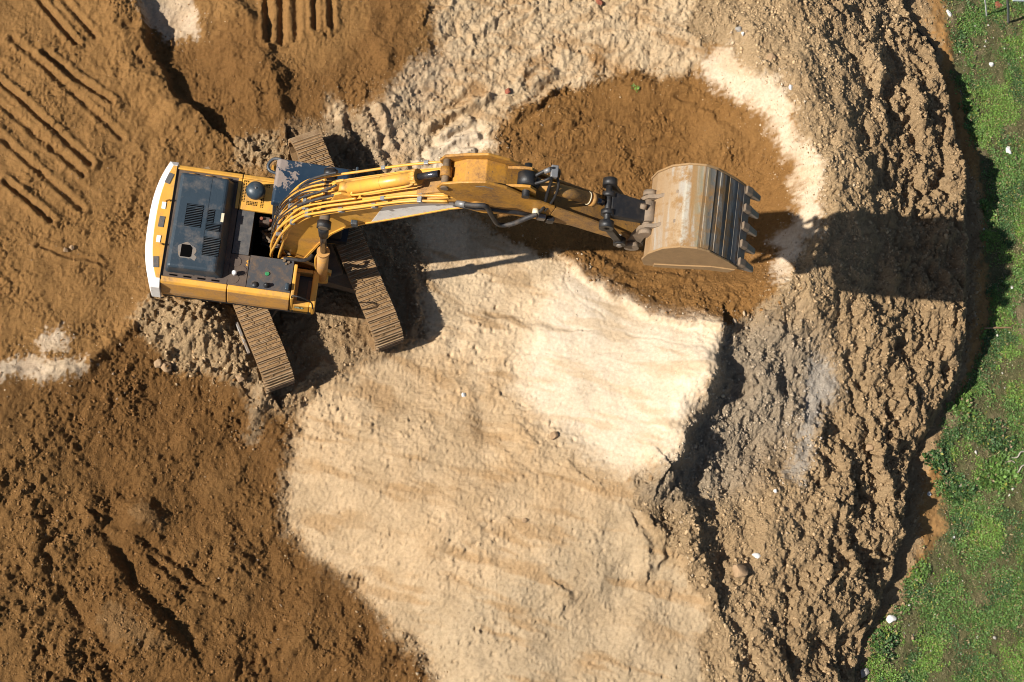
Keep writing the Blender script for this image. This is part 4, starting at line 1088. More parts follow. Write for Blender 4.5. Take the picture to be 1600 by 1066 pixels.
for k, (yy, off) in enumerate(((-0.12, 0.085), (-0.045, 0.07), (0.045, 0.09), (0.13, 0.07), (0.20, 0.085))):
    pts = [(px - 0.06 - 0.3 * off + 0.015 * math.sin(i * 2.3 + k), yy + 0.03 * math.sin(i * 1.9 + k * 1.3), pz + 0.5 * off) for i, (px, pz) in enumerate(TOPC[1:6])]
    mb('rubber').tube([(-0.1, yy * 1.3, 1.55)] + pts[:4] if k % 2 else pts[1:], 0.011, 8).build('boom_hose', boom)
for q_, r_ in (([(0.62, -0.02, 4.62), (0.80, 0.0, 4.82), (1.02, 0.02, 5.06), (1.22, 0.06, 5.30)], 0.02), ([(0.62, -0.14, 4.62), (0.80, -0.13, 4.85), (1.02, -0.11, 5.08), (1.30, -0.10, 5.36)], 0.024), ([(0.60, 0.2, 4.55), (0.78, 0.24, 4.86), (1.0, 0.27, 5.10), (1.2, 0.28, 5.28)], 0.02)):
    mb('rubber').tube(q_, r_, 10).build('boom_hose', boom)
def on_top(t):
    i = int(t); f = t - i; a, b = TOPC[i], TOPC[i + 1]; dx, dz = b[0] - a[0], b[1] - a[1]; l = math.hypot(dx, dz)
    return Vector((a[0] + dx * f, 0, a[1] + dz * f)), dx / l, dz / l
for t, y0, y1, off in ((3.6, -0.34, -0.2, 0.04), (4.35, -0.34, -0.2, 0.04), (5.5, -0.345, -0.265, -0.01), (6.35, -0.345, -0.265, -0.01), (6.6, -0.265, -0.20, 0.06), (7.4, -0.345, -0.2, 0.0), (3.4, -0.1, 0.2, 0.05), (4.2, -0.2, 0.05, 0.05), (2.6, -0.3, 0.3, 0.05), (6.5, 0.27, 0.335, 0.03), (7.5, 0.27, 0.335, 0.03)):
    p, c, s_ = on_top(t); p += Vector((-s_ * off, 0, c * off)); hw = 0.04
    mb('clamp').poly_prism([(p.x - c * hw + s_ * 0.036, p.z - s_ * hw - c * 0.036), (p.x + c * hw + s_ * 0.036, p.z + s_ * hw - c * 0.036), (p.x + c * hw - s_ * 0.036, p.z + s_ * hw + c * 0.036), (p.x - c * hw - s_ * 0.036, p.z - s_ * hw + c * 0.036)], y0, y1, 'y', 0.008).build('pipe_clamp', boom)
mb('armrust').hull([(2.45, -0.18, 6.07), (2.9, -0.18, 6.36), (2.9, 0.18, 6.36), (2.45, 0.18, 6.07)], [(2.52, -0.15, 6.13), (2.86, -0.16, 6.37), (2.86, 0.16, 6.37), (2.52, 0.15, 6.13)]).build('caked_mud', boom)

# boom cylinders
for sy in (-1, 1):
    yy = sy * 0.445
    bc = mb('side').cyl((0.74, yy, 1.52), (0.905, yy, 3.12), 0.088, n=24).cyl((0.90, yy, 3.07), (0.91, yy, 3.17), 0.10, n=24)
    bc.mat(M['yellow']).tube([(0.84, yy - sy * -0.0, 1.62), (0.70, yy, 1.8), (0.74, yy, 2.6), (0.82, yy, 3.0)], 0.02, 8).cyl((0.73, yy - 0.07, 1.45), (0.73, yy + 0.07, 1.45), 0.11, n=20)
    bco = bc.build('boom_cylinder', exc)
    mb('chrome').cyl((0.91, yy, 3.171), (1.03, yy, 4.55), 0.05, n=20).build('piston_rod', bco)
    mb('black').cyl((0.995, yy, 4.12), (1.03, yy, 4.58), 0.074, 0.082, n=20).cyl((1.05, yy - 0.06, 4.70), (1.05, yy + 0.06, 4.70), 0.105, n=22).build('rod_eye', bco)
mb('hood').box(1.42, 1.52, -0.34, -0.2625, 4.42, 4.60, 0.015).build('work_lamp', boom)

# arm cylinder
XF[0] = Matrix.Identity(4)
A0, A1 = BOOMX @ Vector((1.36, 0, 5.36)), ARMX @ Vector((2.80, 0, 6.58)); ad_ = (A1 - A0).normalized()
ac_ = mb('yellow').cyl(A0 + ad_ * 0.10, A0 + ad_ * 1.618, 0.115, n=28).cyl(A0 + ad_ * 0.857, A0 + ad_ * 0.875, 0.120, n=28).cyl(A0 + ad_ * 1.583, A0 + ad_ * 1.690, 0.144, n=28)
for k in range(14):
    a = k / 14 * 2 * math.pi; s_ = Vector((0, 1, 0)); t_ = ad_.cross(s_); c = A0 + ad_ * 1.583 + (s_ * math.cos(a) + t_ * math.sin(a)) * 0.136
    ac_.cyl(c - ad_ * 0.02, c + ad_ * 0.10, 0.018, n=8)
ac_.cyl(A0 + Vector((0, -0.08, 0)), A0 + Vector((0, 0.08, 0)), 0.115, n=20)
ac_.tube([A0 + ad_ * 0.143 + Vector((0.03, -0.1, 0.06)), A0 + ad_ * 0.238 + Vector((0, -0.165, 0.03)), A0 + ad_ * 0.952 + Vector((0, -0.165, 0.03)), A0 + ad_ * 1.487 + Vector((0, -0.16, 0.04)), A0 + ad_ * 1.595 + Vector((0, -0.09, 0.06))], 0.022, 8)
aco = ac_.build('arm_cylinder', exc)
mb('chrome').cyl(A0 + ad_ * 1.690, A0 + ad_ * 2.142, 0.063, n=20).build('piston_rod', aco)
mb('arm').cyl(A1 + Vector((0, -0.085, 0)), A1 + Vector((0, 0.085, 0)), 0.105, n=22).build('rod_eye', aco)
XF[0] = BOOMX
lg = mb('yellow')
for sy in (-1, 1):
    y0, y1 = sorted((sy * 0.09, sy * 0.13)); lg.poly_prism([(1.12, 4.90), (1.52, 5.24), (1.46, 5.42), (1.32, 5.46), (1.22, 5.36)], y0, y1, 'y', 0.008)
lg.build('cylinder_lug', boom)

# arm
XF[0] = ARMX
arm_prof = [(2.86, 6.52), (3.10, 6.28), (3.28, 6.0), (3.55, 5.94), (3.85, 6.02), (4.31, 6.02), (4.80, 5.92), (5.40, 5.72), (5.80, 5.62), (5.93, 5.72), (5.86, 5.86), (5.45, 6.02), (5.05, 6.20), (4.40, 6.42), (4.10, 6.50), (3.95, 6.66), (3.60, 6.78), (3.32, 6.84), (3.05, 6.74)]
i0 = 5
ab = mb('arm').poly_prism([p for p in arm_prof if p[0] <= 4.42], -0.185, 0.185, 'y', 0.01)
for sy in (-1, 1):
    y0, y1 = sorted((sy * 0.186, sy * 0.226))
    ab.mat(M['arm']).poly_prism([(2.70, 6.50), (2.78, 6.38), (3.02, 6.24), (3.22, 5.94), (3.50, 5.88), (3.85, 5.98), (4.42, 5.98), (4.42, 6.50), (4.05, 6.66), (3.62, 6.90), (3.30, 6.97), (2.98, 6.82), (2.74, 6.66)], y0, y1, 'y', 0.01)
    ab.mat(M['armrust']).poly_prism([(4.425, 5.98), (4.80, 5.95), (5.40, 5.76), (5.84, 5.60), (5.96, 5.70), (5.90, 5.86), (5.46, 6.06), (5.06, 6.24), (4.425, 6.49)], y0, y1, 'y', 0.01)
ab.mat(M['armrust']).poly_prism([(4.421, 6.015)] + [p for p in arm_prof if p[0] > 4.42 and p[1] < 5.95 and p[0] < 5.92] + [(5.45, 6.0), (5.05, 6.17), (4.421, 6.40)], -0.185, 0.185, 'y')
armo = ab.build('arm', exc)
for q0, q1, q2, q3 in ((2.80, 0.25, 6.58, 0.055), (3.36, 0.27, 6.14, 0.10), (5.88, 0.26, 5.74, 0.08)): mb('under').cyl((q0, -q1, q2), (q0, q1, q2), q3, n=22).build('arm_pin', armo)
mb('steel').poly_prism([(3.20, 6.80), (3.32, 6.86), (3.45, 6.82), (3.45, 6.79), (3.32, 6.825), (3.20, 6.77)], -0.2295, -0.2265).build('data_plate', armo)

# bucket cylinder on the arm
B0, B1 = Vector((3.92, 0, 6.76)), Vector((5.20, 0, 6.43)); bd = (B1 - B0).normalized()
bcy = mb('armrust').cyl(B0 + bd * 0.16, B0 + bd * 1.03, 0.088, n=26).mat(M['cream']).cyl(B0 + bd * 0.985, B0 + bd * 1.0, 0.095, n=26).mat(M['armrust']).cyl(B0 + bd * 1.031, B0 + bd * 1.10, 0.10, n=26)
bco = bcy.build('bucket_cylinder', exc)
mb('black').cyl(B0 + Vector((0, -0.10, 0)), B0 + Vector((0, 0.10, 0)), 0.135, n=24).cyl(B0 + Vector((0, -0.25, 0)), B0 + Vector((0, 0.25, 0)), 0.055, n=18).cyl(B0 + bd * 0.10, B0 + bd * 0.17, 0.09, n=20).build('cylinder_head', bco)
mb('chrome').cyl(B0 + bd * 1.101, B0 + bd * 1.24, 0.05, n=18).build('piston_rod', bco)
lk = mb('arm')
for sy in (-1, 1):
    y0, y1 = sorted((sy * 0.115, sy * 0.155)); lk.poly_prism([(3.62, 6.80), (4.10, 6.58), (4.06, 6.80), (3.95, 6.90), (3.84, 6.88)], y0, y1, 'y', 0.006)
lk.build('cylinder_lug', armo)
ht = mb('black').tube([(4.02, 0.06, 6.84), (4.14, 0.12, 6.95), (4.24, 0.15, 6.98), (4.33, 0.16, 6.90), (4.37, 0.16, 6.70)], 0.026, 10).tube([(4.02, -0.06, 6.84), (4.12, -0.04, 6.93), (4.22, 0.0, 6.95), (4.24, -0.10, 6.72), (4.26, -0.22, 6.45), (4.22, -0.26, 6.32)], 0.024, 10).tube([(4.30, 0.1, 6.90), (4.36, -0.02, 6.82), (4.36, -0.14, 6.62), (4.30, -0.24, 6.38)], 0.02, 10)
ht.mat(M['clamp']).box(4.20, 4.30, 0.02, 0.2, 6.93, 7.0, 0.012).cyl((4.12, 0.1, 6.93), (4.19, 0.13, 6.98), 0.036, n=12)
ht.build('cylinder_hose', bco)
fb = mb('clamp').box(4.24, 4.36, -0.30, -0.2265, 6.12, 6.24, 0.015).mat(M['black']).box(4.38, 4.50, -0.30, -0.2265, 6.06, 6.20, 0.02).mat(M['cream']).cyl((4.18, -0.30, 6.34), (4.18, -0.2265, 6.34), 0.05, n=14)
fb.build('hose_block', armo)
mb('rubber').tube([(3.02, -0.36, 6.40), (3.22, -0.42, 6.58), (3.40, -0.42, 6.62), (3.55, -0.42, 6.34), (3.72, -0.42, 6.05), (3.90, -0.40, 6.08), (4.06, -0.36, 6.28), (4.20, -0.30, 6.36)], 0.036, 12).mat(M['clamp']).cyl((3.03, -0.36, 6.41), (3.14, -0.40, 6.51), 0.045, n=14).build('slack_hose', boom)
mb('rubber').tube([(3.0, -0.33, 6.28), (3.2, -0.36, 6.34), (3.45, -0.36, 6.40), (3.7, -0.34, 6.36), (3.95, -0.30, 6.30), (4.15, -0.27, 6.20)], 0.03, 12).build('feed_hose', boom)

# bucket linkage
ln = mb('black').cyl((5.20, -0.38, 6.43), (5.20, 0.38, 6.43), 0.05, n=18)
for sy in (-1, 1):
    yy = sy * 0.325
    ln.cyl((5.20, yy - 0.055, 6.43), (5.20, yy + 0.055, 6.43), 0.105, n=22)
    y0, y1 = sorted((sy * 0.10, sy * 0.17)); ln.cyl((5.20, y0, 6.43), (5.20, y1, 6.43), 0.095, n=22)
    a, b = Vector((5.20, yy, 6.43)), Vector((5.56, yy, 5.90)); d_ = (b - a).normalized(); q = Vector((-d_.z, 0, d_.x)) * 0.055
    ln.poly_prism([((a + q).x, (a + q).z), ((b + q).x, (b + q).z), ((b - q).x, (b - q).z), ((a - q).x, (a - q).z)], yy - 0.035, yy + 0.035, 'y', 0.008)
    ln.cyl((5.56, yy - 0.05, 5.90), (5.56, yy + 0.05, 5.90), 0.09, n=20)
ln.mat(M['steel']).cyl((5.56, -0.40, 5.90), (5.56, 0.40, 5.90), 0.04, n=14)
ln.build('idler_link', exc)
hl = mb('black').hull([(5.24, -0.20, 6.38), (5.78, -0.16, 6.30), (5.78, 0.16, 6.30), (5.24, 0.20, 6.38)], [(5.24, -0.18, 6.48), (5.78, -0.15, 6.40), (5.78, 0.15, 6.40), (5.24, 0.18, 6.48)], 0.015)
hl.mat(M['link']).cyl((5.84, -0.155, 6.34), (5.84, 0.155, 6.34), 0.105, n=22).cyl((5.72, 0.02, 6.42), (5.72, 0.08, 6.46), 0.05, n=14)
hl.build('push_link', exc)

# bucket
XF[0] = BKX
BW = 0.60
sh_out = [(6.03, 5.98), (5.92, 6.18), (5.90, 6.42), (5.99, 6.72), (6.16, 6.90), (6.38, 6.97), (6.58, 6.93), (6.80, 6.82), (7.00, 6.70), (7.22, 6.56)]
def offset(pl, d):
    out = []
    for i, (px, pz) in enumerate(pl):
        a = pl[max(i - 1, 0)]; b = pl[min(i + 1, len(pl) - 1)]; dx, dz = b[0] - a[0], b[1] - a[1]; l = math.hypot(dx, dz)
        out.append((px + dz / l * d, pz - dx / l * d))
    return out
sh_in = offset(sh_out, 0.028)
bk = mb('bucket')
for i in range(len(sh_out) - 1):
    bk.poly_prism([sh_out[i], sh_out[i + 1], sh_in[i + 1], sh_in[i]], -BW, BW)
# raised wear strips welded across the floor
pa = offset(sh_out, -0.001); pb = offset(sh_out, -0.009)
for i, f0, f1 in ((5, 0.25, 0.95), (6, 0.35, 0.9), (7, 0.25, 0.8), (8, 0.15, 0.6)):
    g = lambda P, f: (P[i][0] + (P[i + 1][0] - P[i][0]) * f, P[i][1] + (P[i + 1][1] - P[i][1]) * f)
    bk.poly_prism([g(pa, f0), g(pa, f1), g(pb, f1 - 0.03), g(pb, f0 + 0.03)], -BW + 0.01, BW - 0.01)
bko = bk.build('bucket', exc)
for sy in (-1, 1):
    y0, y1 = sorted((sy * (BW + 0.0005), sy * (BW + 0.03)))
    sp = mb('bucketside').poly_prism([(6.03, 5.96), (5.90, 6.16), (5.88, 6.42), (5.97, 6.73), (6.15, 6.915), (6.38, 6.985), (6.59, 6.945), (7.01, 6.715), (7.22, 6.57), (7.16, 6.36), (6.85, 6.30), (6.45, 6.12), (6.15, 6.0)], y0, y1, 'y', 0.006)
    y2, y3 = sorted((sy * (BW + 0.0305), sy * (BW + 0.05)))
    sp.poly_prism([(7.16, 6.37), (7.20, 6.52), (6.85, 6.46), (6.45, 6.26), (6.12, 6.12), (6.15, 6.01), (6.45, 6.13), (6.85, 6.31)], y2, y3, 'y', 0.004)
    sp.build('side_plate', bko)
mb('bucketside').poly_prism([(5.96, 6.10), (5.985, 6.12), (5.985, 6.50), (5.965, 6.50)], -BW + 0.01, BW - 0.01).build('back_plate', bko)
mb('steel').poly_prism([(7.18, 6.605), (7.34, 6.49), (7.345, 6.465), (7.18, 6.55)], -BW, BW, 'y', 0.004).build('cutting_edge', bko)
for k in range(5):
    yy = -0.54 + k * 0.27
    t = mb('steel').mat(M['link']).hull([(7.20, yy - 0.062, 6.45), (7.33, yy - 0.058, 6.42), (7.33, yy + 0.058, 6.42), (7.20, yy + 0.062, 6.45)], [(7.20, yy - 0.055, 6.66), (7.34, yy - 0.055, 6.58), (7.34, yy + 0.055, 6.58), (7.20, yy + 0.055, 6.66)], 0.015)
    t.mat(M['steel']).hull([(7.33, yy - 0.050, 6.43), (7.53, yy - 0.042, 6.37), (7.53, yy + 0.042, 6.37), (7.33, yy + 0.050, 6.43)], [(7.33, yy - 0.050, 6.575), (7.54, yy - 0.038, 6.41), (7.54, yy + 0.038, 6.41), (7.33, yy + 0.050, 6.575)], 0.010)
    t.build('tooth', bko)
for sy in (-1, 1):
    y0, y1 = sorted((sy * 0.19, sy * 0.25))
    mb('link').poly_prism([(5.74, 6.30), (5.78, 6.44), (5.90, 6.50), (6.06, 6.80), (6.14, 6.86), (6.02, 6.72), (5.95, 6.40), (5.97, 6.0), (6.02, 5.72), (5.92, 5.60), (5.80, 5.66)], y0, y1, 'y', 0.01).build('hinge_ear', bko)
mb('link').cyl((5.84, -0.31, 6.34), (5.84, 0.31, 6.34), 0.06, n=18).cyl((5.84, -0.33, 6.34), (5.84, -0.255, 6.34), 0.10, n=20).cyl((5.84, 0.255, 6.34), (5.84, 0.33, 6.34), 0.10, n=20).build('bucket_pin', bko)
mb('link').cyl((5.89, -0.31, 5.74), (5.89, 0.31, 5.74), 0.07, n=18).cyl((5.89, -0.33, 5.74), (5.89, -0.255, 5.74), 0.11, n=20).build('bucket_pin', bko)


# ------------------------------------------------------------------ loose earth, stones, weeds and litter
ico = bmesh.new(); bmesh.ops.create_icosphere(ico, subdivisions=1, radius=1.0)
ICO_V = np.array([v.co[:] for v in ico.verts]); ico.verts.index_update(); ICO_F = np.array([[v.index for v in f.verts] for f in ico.faces]); ico.free()


def lumps(px, py, rad, col, name, mat, sink=0.35):
    n = len(px); a = rng.uniform(0, 2 * np.pi, n)
    V = np.repeat(ICO_V[None], n, 0) * rng.uniform(0.45, 1.30, (n, len(ICO_V), 1))
    V = V * (rad[:, None] * rng.uniform(0.6, 1.4, (n, 3)) * np.array([1, 0.9, 0.75]))[:, None, :]
    c, s = np.cos(a)[:, None], np.sin(a)[:, None]
    X = V[..., 0] * c - V[..., 1] * s + px[:, None]; Y = V[..., 0] * s + V[..., 1] * c + py[:, None]
    Z = V[..., 2] + (ground_z(px, py) + rad * (0.7 - sink * 2))[:, None]
    k = len(ICO_V)
    F = (ICO_F[None] + (np.arange(n) * k)[:, None, None]).reshape(-1, 3)
    cl = np.repeat(col * rng.uniform(0.8, 1.2, (n, 1)), k, 0)
    return mesh_np(name, np.stack([X, Y, Z], -1).reshape(-1, 3), F, mat, False, {'lump_colour': cl})


dens = (0.34 * zA + 0.5 * ZB + 0.10 * ZC * (1 - 0.5 * ZW) + 0.42 * ZE + 0.22 * ZT + 0.95 * ZD + 0.6 * ZPILE + 0.65 * zm + 0.25 * (s_crest > 0.4)) * (0.35 + fl)
dens = dens * np.where(ZDAMP > 0.4, 0.3, 1)
cand = np.stack([rng.uniform(-13.4, 15.4, 250000), rng.uniform(-10.4, 11.0, 250000)], 1)
keep = rng.random(len(cand)) < np.clip(at_ground(cand[:, 0], cand[:, 1], dens), 0, 1)
cand = cand[keep]
loc_ = np.stack([cand[:, 0] - EX, cand[:, 1] - EY], 1)
rad = 0.0105 * (1 - rng.random(len(cand))) ** -0.42
rough_here = at_ground(cand[:, 0], cand[:, 1], np.clip(0.4 * zA + 0.75 * ZB + 0.3 * ZC + 0.6 * ZE + 0.5 * ZT + 1.0 * ZD + 1.1 * ZPILE + 0.8 * zm + 0.5 * (s_crest > 0.4), 0.3, 1.2))
rad = np.clip(rad, 0.009, 0.048 * rough_here)
sh_ = rng.normal(0, 0.22, cand.shape)
lc = at_ground(cand[:, 0] + sh_[:, 0], cand[:, 1] + sh_[:, 1], colr)
pale = rng.random(len(cand)) < 0.012
lc = np.where(pale[:, None], lc * 0.6 + np.array([0.14, 0.115, 0.085]), lc)
M['lump'] = attr_material('loose_soil_lumps', 'lump_colour', 0.95)
lo_ = lumps(cand[:, 0], cand[:, 1], rad, lc, 'loose_clods', M['lump'])
tag(lo_, 'countless loose crumbs and clods of earth strewn over the dug ground', 'clods', kind='stuff')

# stones one can point to
def stone(u, v, r, mat, label, flat=0.75, seed=0, name='stone', group=None, cat='stone', sub=3):
    p = spot(u, v)
    m = mb(mat).rock((0, 0, r[2] * 0.45), r, seed, sub)
    o = m.build(name); o.location = (p[0], p[1], p[2]); o.rotation_euler = (0, 0, seed * 1.3)
    return tag(o, label, cat, group)


XF[0] = Matrix.Identity(4)
for a in (
    (724, 618, (0.055, 0.055, 0.055), 'stonewhite', 'small round white stone alone on the pale sand below the boom'),
    (1153, 46, (0.085, 0.07, 0.06), 'stonegrey', 'grey stone on the tan bank above the upper end of the white band'),
    (1160, 53, (0.05, 0.04, 0.04), 'stonewhite', 'little pale pebble touching the grey stone above the white band'),
    (1235, 137, (0.075, 0.07, 0.06), 'stonewhite', 'pale stone on the tan heap just right of the white band'),
    (1182, 869, (0.07, 0.10, 0.06), 'stonewhite', 'upright white stone on the lower right clods beside a tan boulder'),
    (1154, 893, (0.19, 0.15, 0.15), 'stonetan', 'large tan boulder casting a shadow on the lower right slope'),
    (1211, 768, (0.05, 0.04, 0.04), 'stonewhite', 'small white pebble high on the lower right clods'),
    (248, 568, (0.10, 0.09, 0.08), 'stonetan', 'left one of two rounded clods at the foot of the pale pile'),
    (260, 573, (0.11, 0.12, 0.09), 'stonetan', 'right one of two rounded clods at the foot of the pale pile'),
    (103, 391, (0.06, 0.05, 0.05), 'stonetan', 'left clod of a close pair at the end of a thin rut'),
    (112, 388, (0.06, 0.055, 0.05), 'stonetan', 'right clod of a close pair at the end of a thin rut'),
    (865, 682, (0.09, 0.10, 0.08), 'stonetan', 'brown clod lying in a small hollow of the pale sand'),
    (1204, 91, (0.10, 0.11, 0.05), 'stonetan', 'flat round tan slab on the heap right of the white band'),
    (820, 813, (0.07, 0.05, 0.045), 'stonetan', 'small brown stone in the middle of the lower pale sand'),
    (375, 592, (0.11, 0.08, 0.07), 'stonetan', 'smooth clod between the pale pile and the lower track end'),
    (1358, 700, (0.11, 0.09, 0.09), 'stonetan', 'reddish tan boulder on the grey clods left of the heap edge'),
    (1575, 236, (0.13, 0.07, 0.05), 'stonewhite', 'flat white stone lying in the weeds at the right'),
    (1482, 22, (0.05, 0.10, 0.05), 'stonewhite', 'long white stone on bare rubble above the weeds'),
    (1548, 101, (0.06, 0.07, 0.04), 'stonewhite', 'white stone in the upper weeds below the white stick'),
    (1580, 450, (0.06, 0.05, 0.04), 'stonewhite', 'white stone in weeds just below the bucket shadow'),
    (1498, 760, (0.07, 0.05, 0.04), 'stonewhite', 'pale stone on the bare strip left of the bushy weeds'),
    (1452, 772, (0.05, 0.05, 0.04), 'stonewhite', 'small white stone at the foot of the heap edge'),
    (1490, 840, (0.04, 0.04, 0.03), 'stonewhite', 'tiny white stone among weeds right of the bare strip'),
    (1392, 968, (0.12, 0.10, 0.07), 'stonewhite', 'pale rubble stone at the foot of the lower heap edge'),
    (1350, 1052, (0.10, 0.12, 0.07), 'stonegrey', 'grey white stone at the bottom edge beside the weeds')):
    stone(*a[:4], a[4], seed=a[0] % 97)
stone(793, 143, (0.07, 0.08, 0.06), 'red', 'red brick fragment on the tan ground left of the dug hollow', seed=5, name='brick_fragment', cat='brick')
stone(937, 4, (0.07, 0.10, 0.06), 'red', 'red brick fragment half buried at the top edge', seed=8, name='brick_fragment', cat='brick')
stone(1559, 9, (0.10, 0.09, 0.05), 'red', 'red brick fragment in the weeds beside the white stick', seed=11, name='brick_fragment', cat='brick')

# sticks, planks and posts
def stick(name, uv0, uv1, r, mat, label, cat='stick', lift=0.03, bend=0.04):
    p, q = Vector(spot(*uv0)), Vector(spot(*uv1))
    p.z += lift; q.z += lift; side = (q - p).cross(Vector((0, 0, 1))).normalized()
    m = mb(mat).tube([p, p.lerp(q, 0.35) + side * bend + Vector((0, 0, 0.02)), p.lerp(q, 0.7) - side * bend * 0.6 + Vector((0, 0, 0.02)), q], r, 7)
    return tag(m.build(name), label, cat)


stick('branch', (1420, 30), (1461, 80), 0.022, 'darktwig', 'dark thin branch lying along the upper heap edge', 'branch')
stick('plank', (1536, 514), (1580, 513), 0.02, 'wood', 'thin brown strip of wood lying across the weeds', 'plank', 0.05, 0.0)
stick('twig', (1580, 716), (1600, 706), 0.016, 'twig', 'upper bleached twig of a pair at the right edge', 'twig')
stick('twig', (1578, 742), (1604, 726), 0.016, 'twig', 'lower bleached twig of a pair at the right edge', 'twig')
stick('twig', (1564, 718), (1585, 724), 0.010, 'twig', 'thin bleached twig crossing left of two thicker twigs', 'twig')
p = Vector(spot(1543, 25))
tag(mb('white').tube([p + Vector((0, 0, -0.05)), p + Vector((-0.25, 0.02, 0.5)), p + Vector((-0.50, 0.05, 1.0))], 0.018, 8).build('marker_stick'), 'thin white stick leaning in the weeds at the top edge', 'stick')
p = Vector(spot(1577, 36))
tag(mb('polegrey').tube([p + Vector((0, 0, -0.05)), p + Vector((-0.28, 0.03, 0.6)), p + Vector((-0.56, 0.05, 1.2))], 0.028, 8).build('fence_post'), 'grey metal post leaning in the weeds at the top right', 'post')
p = Vector(spot(1597, 0))
sl = mb('greyslab').box(-0.28, 0.9, -0.08, 0.9, 0.05, 0.12, 0.02).mat(M['stonegrey']).box(-0.24, 0.86, -0.04, 0.86, 0.0, 0.049)
o = sl.build('slab'); o.location = p; tag(o, 'pale grey slab showing in the upper right corner', 'slab')

# weeds: leaves in clumps
def leaf_mesh(name, cx, cy, cz, n_each, size, hue, spread, up=0.5, slim=1.0):
    n = int(n_each.sum()); k = np.repeat(np.arange(len(cx)), n_each)
    ang = rng.uniform(0, 2 * np.pi, n); rr = spread[k] * np.sqrt(rng.random(n))
    bx, by = cx[k] + rr * np.cos(ang), cy[k] + rr * np.sin(ang)
    bz = cz[k] + up * spread[k] * (1 - (rr / spread[k]) ** 2) * rng.uniform(0.2, 1.0, n)
    L = size[k] * rng.uniform(0.6, 1.4, n); Wd = L * rng.uniform(0.22, 0.42, n) * slim; az = ang + rng.normal(0, 0.9, n); el = rng.uniform(-0.1, 0.95, n)
    dx, dy, dz = np.cos(az) * np.cos(el), np.sin(az) * np.cos(el), np.sin(el)
    sx, sy = -np.sin(az), np.cos(az); roll = rng.normal(0, 0.35, n)
    b = np.stack([bx, by, bz], 1); d = np.stack([dx, dy, dz], 1); s = np.stack([sx * np.cos(roll), sy * np.cos(roll), np.sin(roll)], 1)
    m_ = b + d * (L * 0.5)[:, None] + np.array([0, 0, 1]) * (L * 0.10)[:, None]
    V = np.stack([b, m_ + s * Wd[:, None], b + d * L[:, None], m_ - s * Wd[:, None]], 1).reshape(-1, 3)
    F = np.arange(4 * n).reshape(-1, 4)
    c = hue[k] * rng.uniform(0.7, 1.35, (n, 1))
    yel = rng.random(n) < 0.06; c[yel] = np.array([0.20, 0.20, 0.04])
    dry = rng.random(n) < 0.05; c[dry] = np.array([0.24, 0.18, 0.10])
    return mesh_np(name, V, F, M['leaf'], False, {'leaf_colour': np.repeat(c, 4, 0)})


M['leaf'] = attr_material('weed_leaf', 'leaf_colour', 0.55)
gp = np.stack([rng.uniform(6.5, 15.5, 155000), rng.uniform(-10.5, 11.1, 155000)], 1)
tm = at_ground(gp[:, 0], gp[:, 1], turf)
pn = perlin(gp[:, 0] / 0.85, gp[:, 1] / 0.85, 5) + 0.6 * perlin(gp[:, 0] / 0.3, gp[:, 1] / 0.3, 6)
rub = np.exp(-((gp[:, 0] - plan([(1450, 60)], -0.95)[0, 0]) ** 2 + (gp[:, 1] - plan([(1450, 60)], -0.95)[0, 1]) ** 2) / 1.2)
ok = (rng.random(len(gp)) < tm * np.clip(0.66 + 1.5 * pn - 0.9 * rub, 0.03, 1))
gp = gp[ok]; pn = pn[ok]
hue = np.where((perlin(gp[:, 0] / 1.6, gp[:, 1] / 1.6, 8) > 0.12)[:, None], np.array([0.115, 0.200, 0.036]), np.array([0.080, 0.150, 0.034]))
hue = np.where((perlin(gp[:, 0] / 0.7, gp[:, 1] / 0.7, 9) > 0.28)[:, None], np.array([0.048, 0.098, 0.028]), hue)
gc = leaf_mesh('ground_cover', gp[:, 0], gp[:, 1], ground_z(gp[:, 0], gp[:, 1]), rng.integers(4, 12, len(gp)), rng.uniform(0.022, 0.05, len(gp)), hue, rng.uniform(0.03, 0.09, len(gp)), 0.6)
tag(gc, 'low green weeds covering the ground along the right side', 'weeds', kind='stuff')
dg = np.stack([rng.uniform(6.5, 15.5, 30000), rng.uniform(-10.5, 11.1, 30000)], 1)
dg = dg[rng.random(len(dg)) < at_ground(dg[:, 0], dg[:, 1], turf) * 0.8]
dh = np.where((rng.random(len(dg)) < 0.45)[:, None], np.array([0.23, 0.185, 0.095]), np.array([0.085, 0.11, 0.035]))
tag(leaf_mesh('dry_grass', dg[:, 0], dg[:, 1], ground_z(dg[:, 0], dg[:, 1]), rng.integers(2, 7, len(dg)), rng.uniform(0.03, 0.08, len(dg)), dh, rng.uniform(0.03, 0.08, len(dg)), 0.3, 0.25), 'straw coloured dry grass between the green weeds', 'dry grass', kind='stuff')
dr = np.stack([rng.uniform(6.5, 15.5, 25000), rng.uniform(-10.5, 11.1, 25000)], 1)
dm_ = at_ground(dr[:, 0], dr[:, 1], turf); dr = dr[rng.random(len(dr)) < dm_ * 0.35]
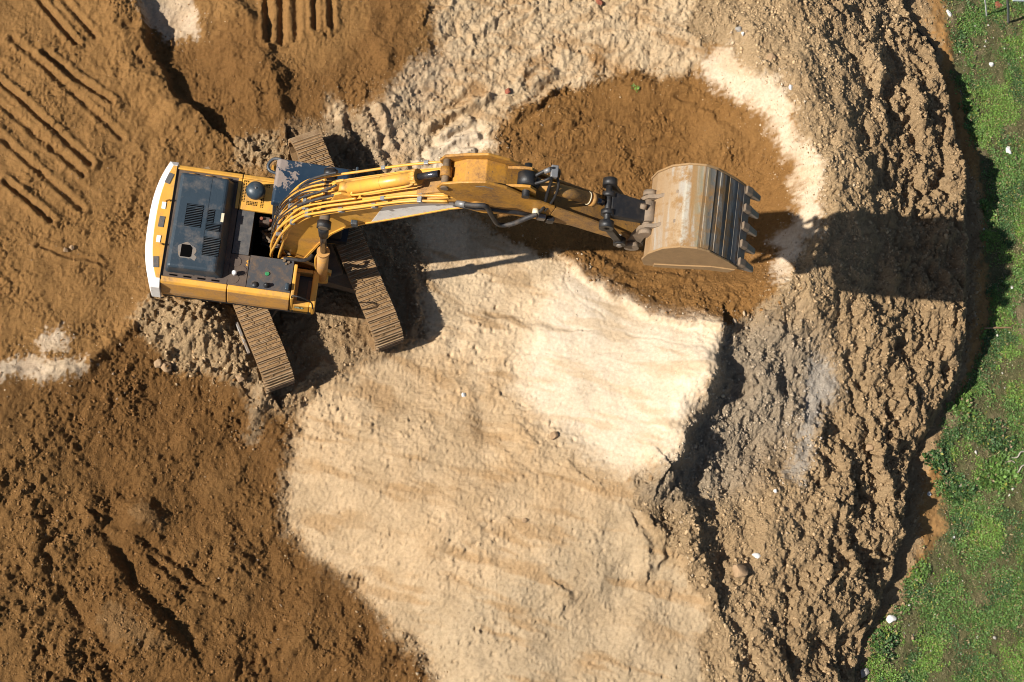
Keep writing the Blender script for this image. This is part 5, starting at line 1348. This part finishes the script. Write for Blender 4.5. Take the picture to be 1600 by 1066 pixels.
dcol = np.where((rng.random(len(dr)) < 0.25)[:, None], np.array([0.42, 0.39, 0.33]), np.array([0.24, 0.17, 0.10])) * rng.uniform(0.7, 1.2, (len(dr), 1))
tag(lumps(dr[:, 0], dr[:, 1], np.clip(0.008 * (1 - rng.random(len(dr))) ** -0.5, 0, 0.045), dcol, 'rubble_crumbs', M['lump'], 0.2), 'pale gravel crumbs scattered between the weeds', 'gravel', kind='stuff')


def weed(u, v, r, n, hue_, label, size=0.07, up=0.5, seed=0):
    p = spot(u, v); k = 7
    aa = rng.uniform(0, 2 * np.pi, k); q = r * np.sqrt(rng.uniform(0.0, 1.3, k)) * 0.8; q[0] = 0
    cx, cy = p[0] + q * np.cos(aa), p[1] + q * np.sin(aa)
    sp = r * rng.uniform(0.3, 0.6, k)
    w_ = leaf_mesh('weed', cx, cy, ground_z(cx, cy), np.maximum(4, (n * sp ** 2 / (sp ** 2).sum()).astype(int)), np.full(k, size), np.array([hue_]) * rng.uniform(0.75, 1.3, (k, 1)), sp, up)
    return tag(w_, label, 'weed')


G1, G2, G3 = (0.042, 0.088, 0.024), (0.080, 0.145, 0.028), (0.13, 0.20, 0.035)
weed(1466, 722, 0.26, 420, G1, 'dark green bushy weed at the foot of the heap, above the bare strip')
weed(1496, 752, 0.36, 600, G1, 'broad dark green weed between the heap foot and yellow weeds')
weed(1560, 745, 0.42, 800, G2, 'large bright green weed patch near two bleached twigs', 0.08)
weed(1556, 680, 0.40, 760, G1, 'wide dark weed patch above the bleached twigs', 0.06)
weed(1500, 640, 0.28, 420, G2, 'green weed growing on the edge where the heap steps down')
weed(1512, 165, 0.22, 300, G2, 'leafy weed at the heap foot by the upper shadow', 0.06)
weed(1528, 205, 0.20, 260, G2, 'lower leafy weed at the heap foot by the upper shadow', 0.06)
weed(1382, 1004, 0.30, 460, G1, 'dark weed at the lowest bend of the heap edge', 0.06)
weed(1432, 905, 0.26, 420, G2, 'bright weed beside the lower heap edge', 0.06)
weed(991, 138, 0.07, 26, G3, 'tiny light green sprig at the top of the dug hollow', 0.05)
weed(1545, 325, 0.25, 360, G2, 'bright weed at the heap edge above the bucket shadow', 0.06)
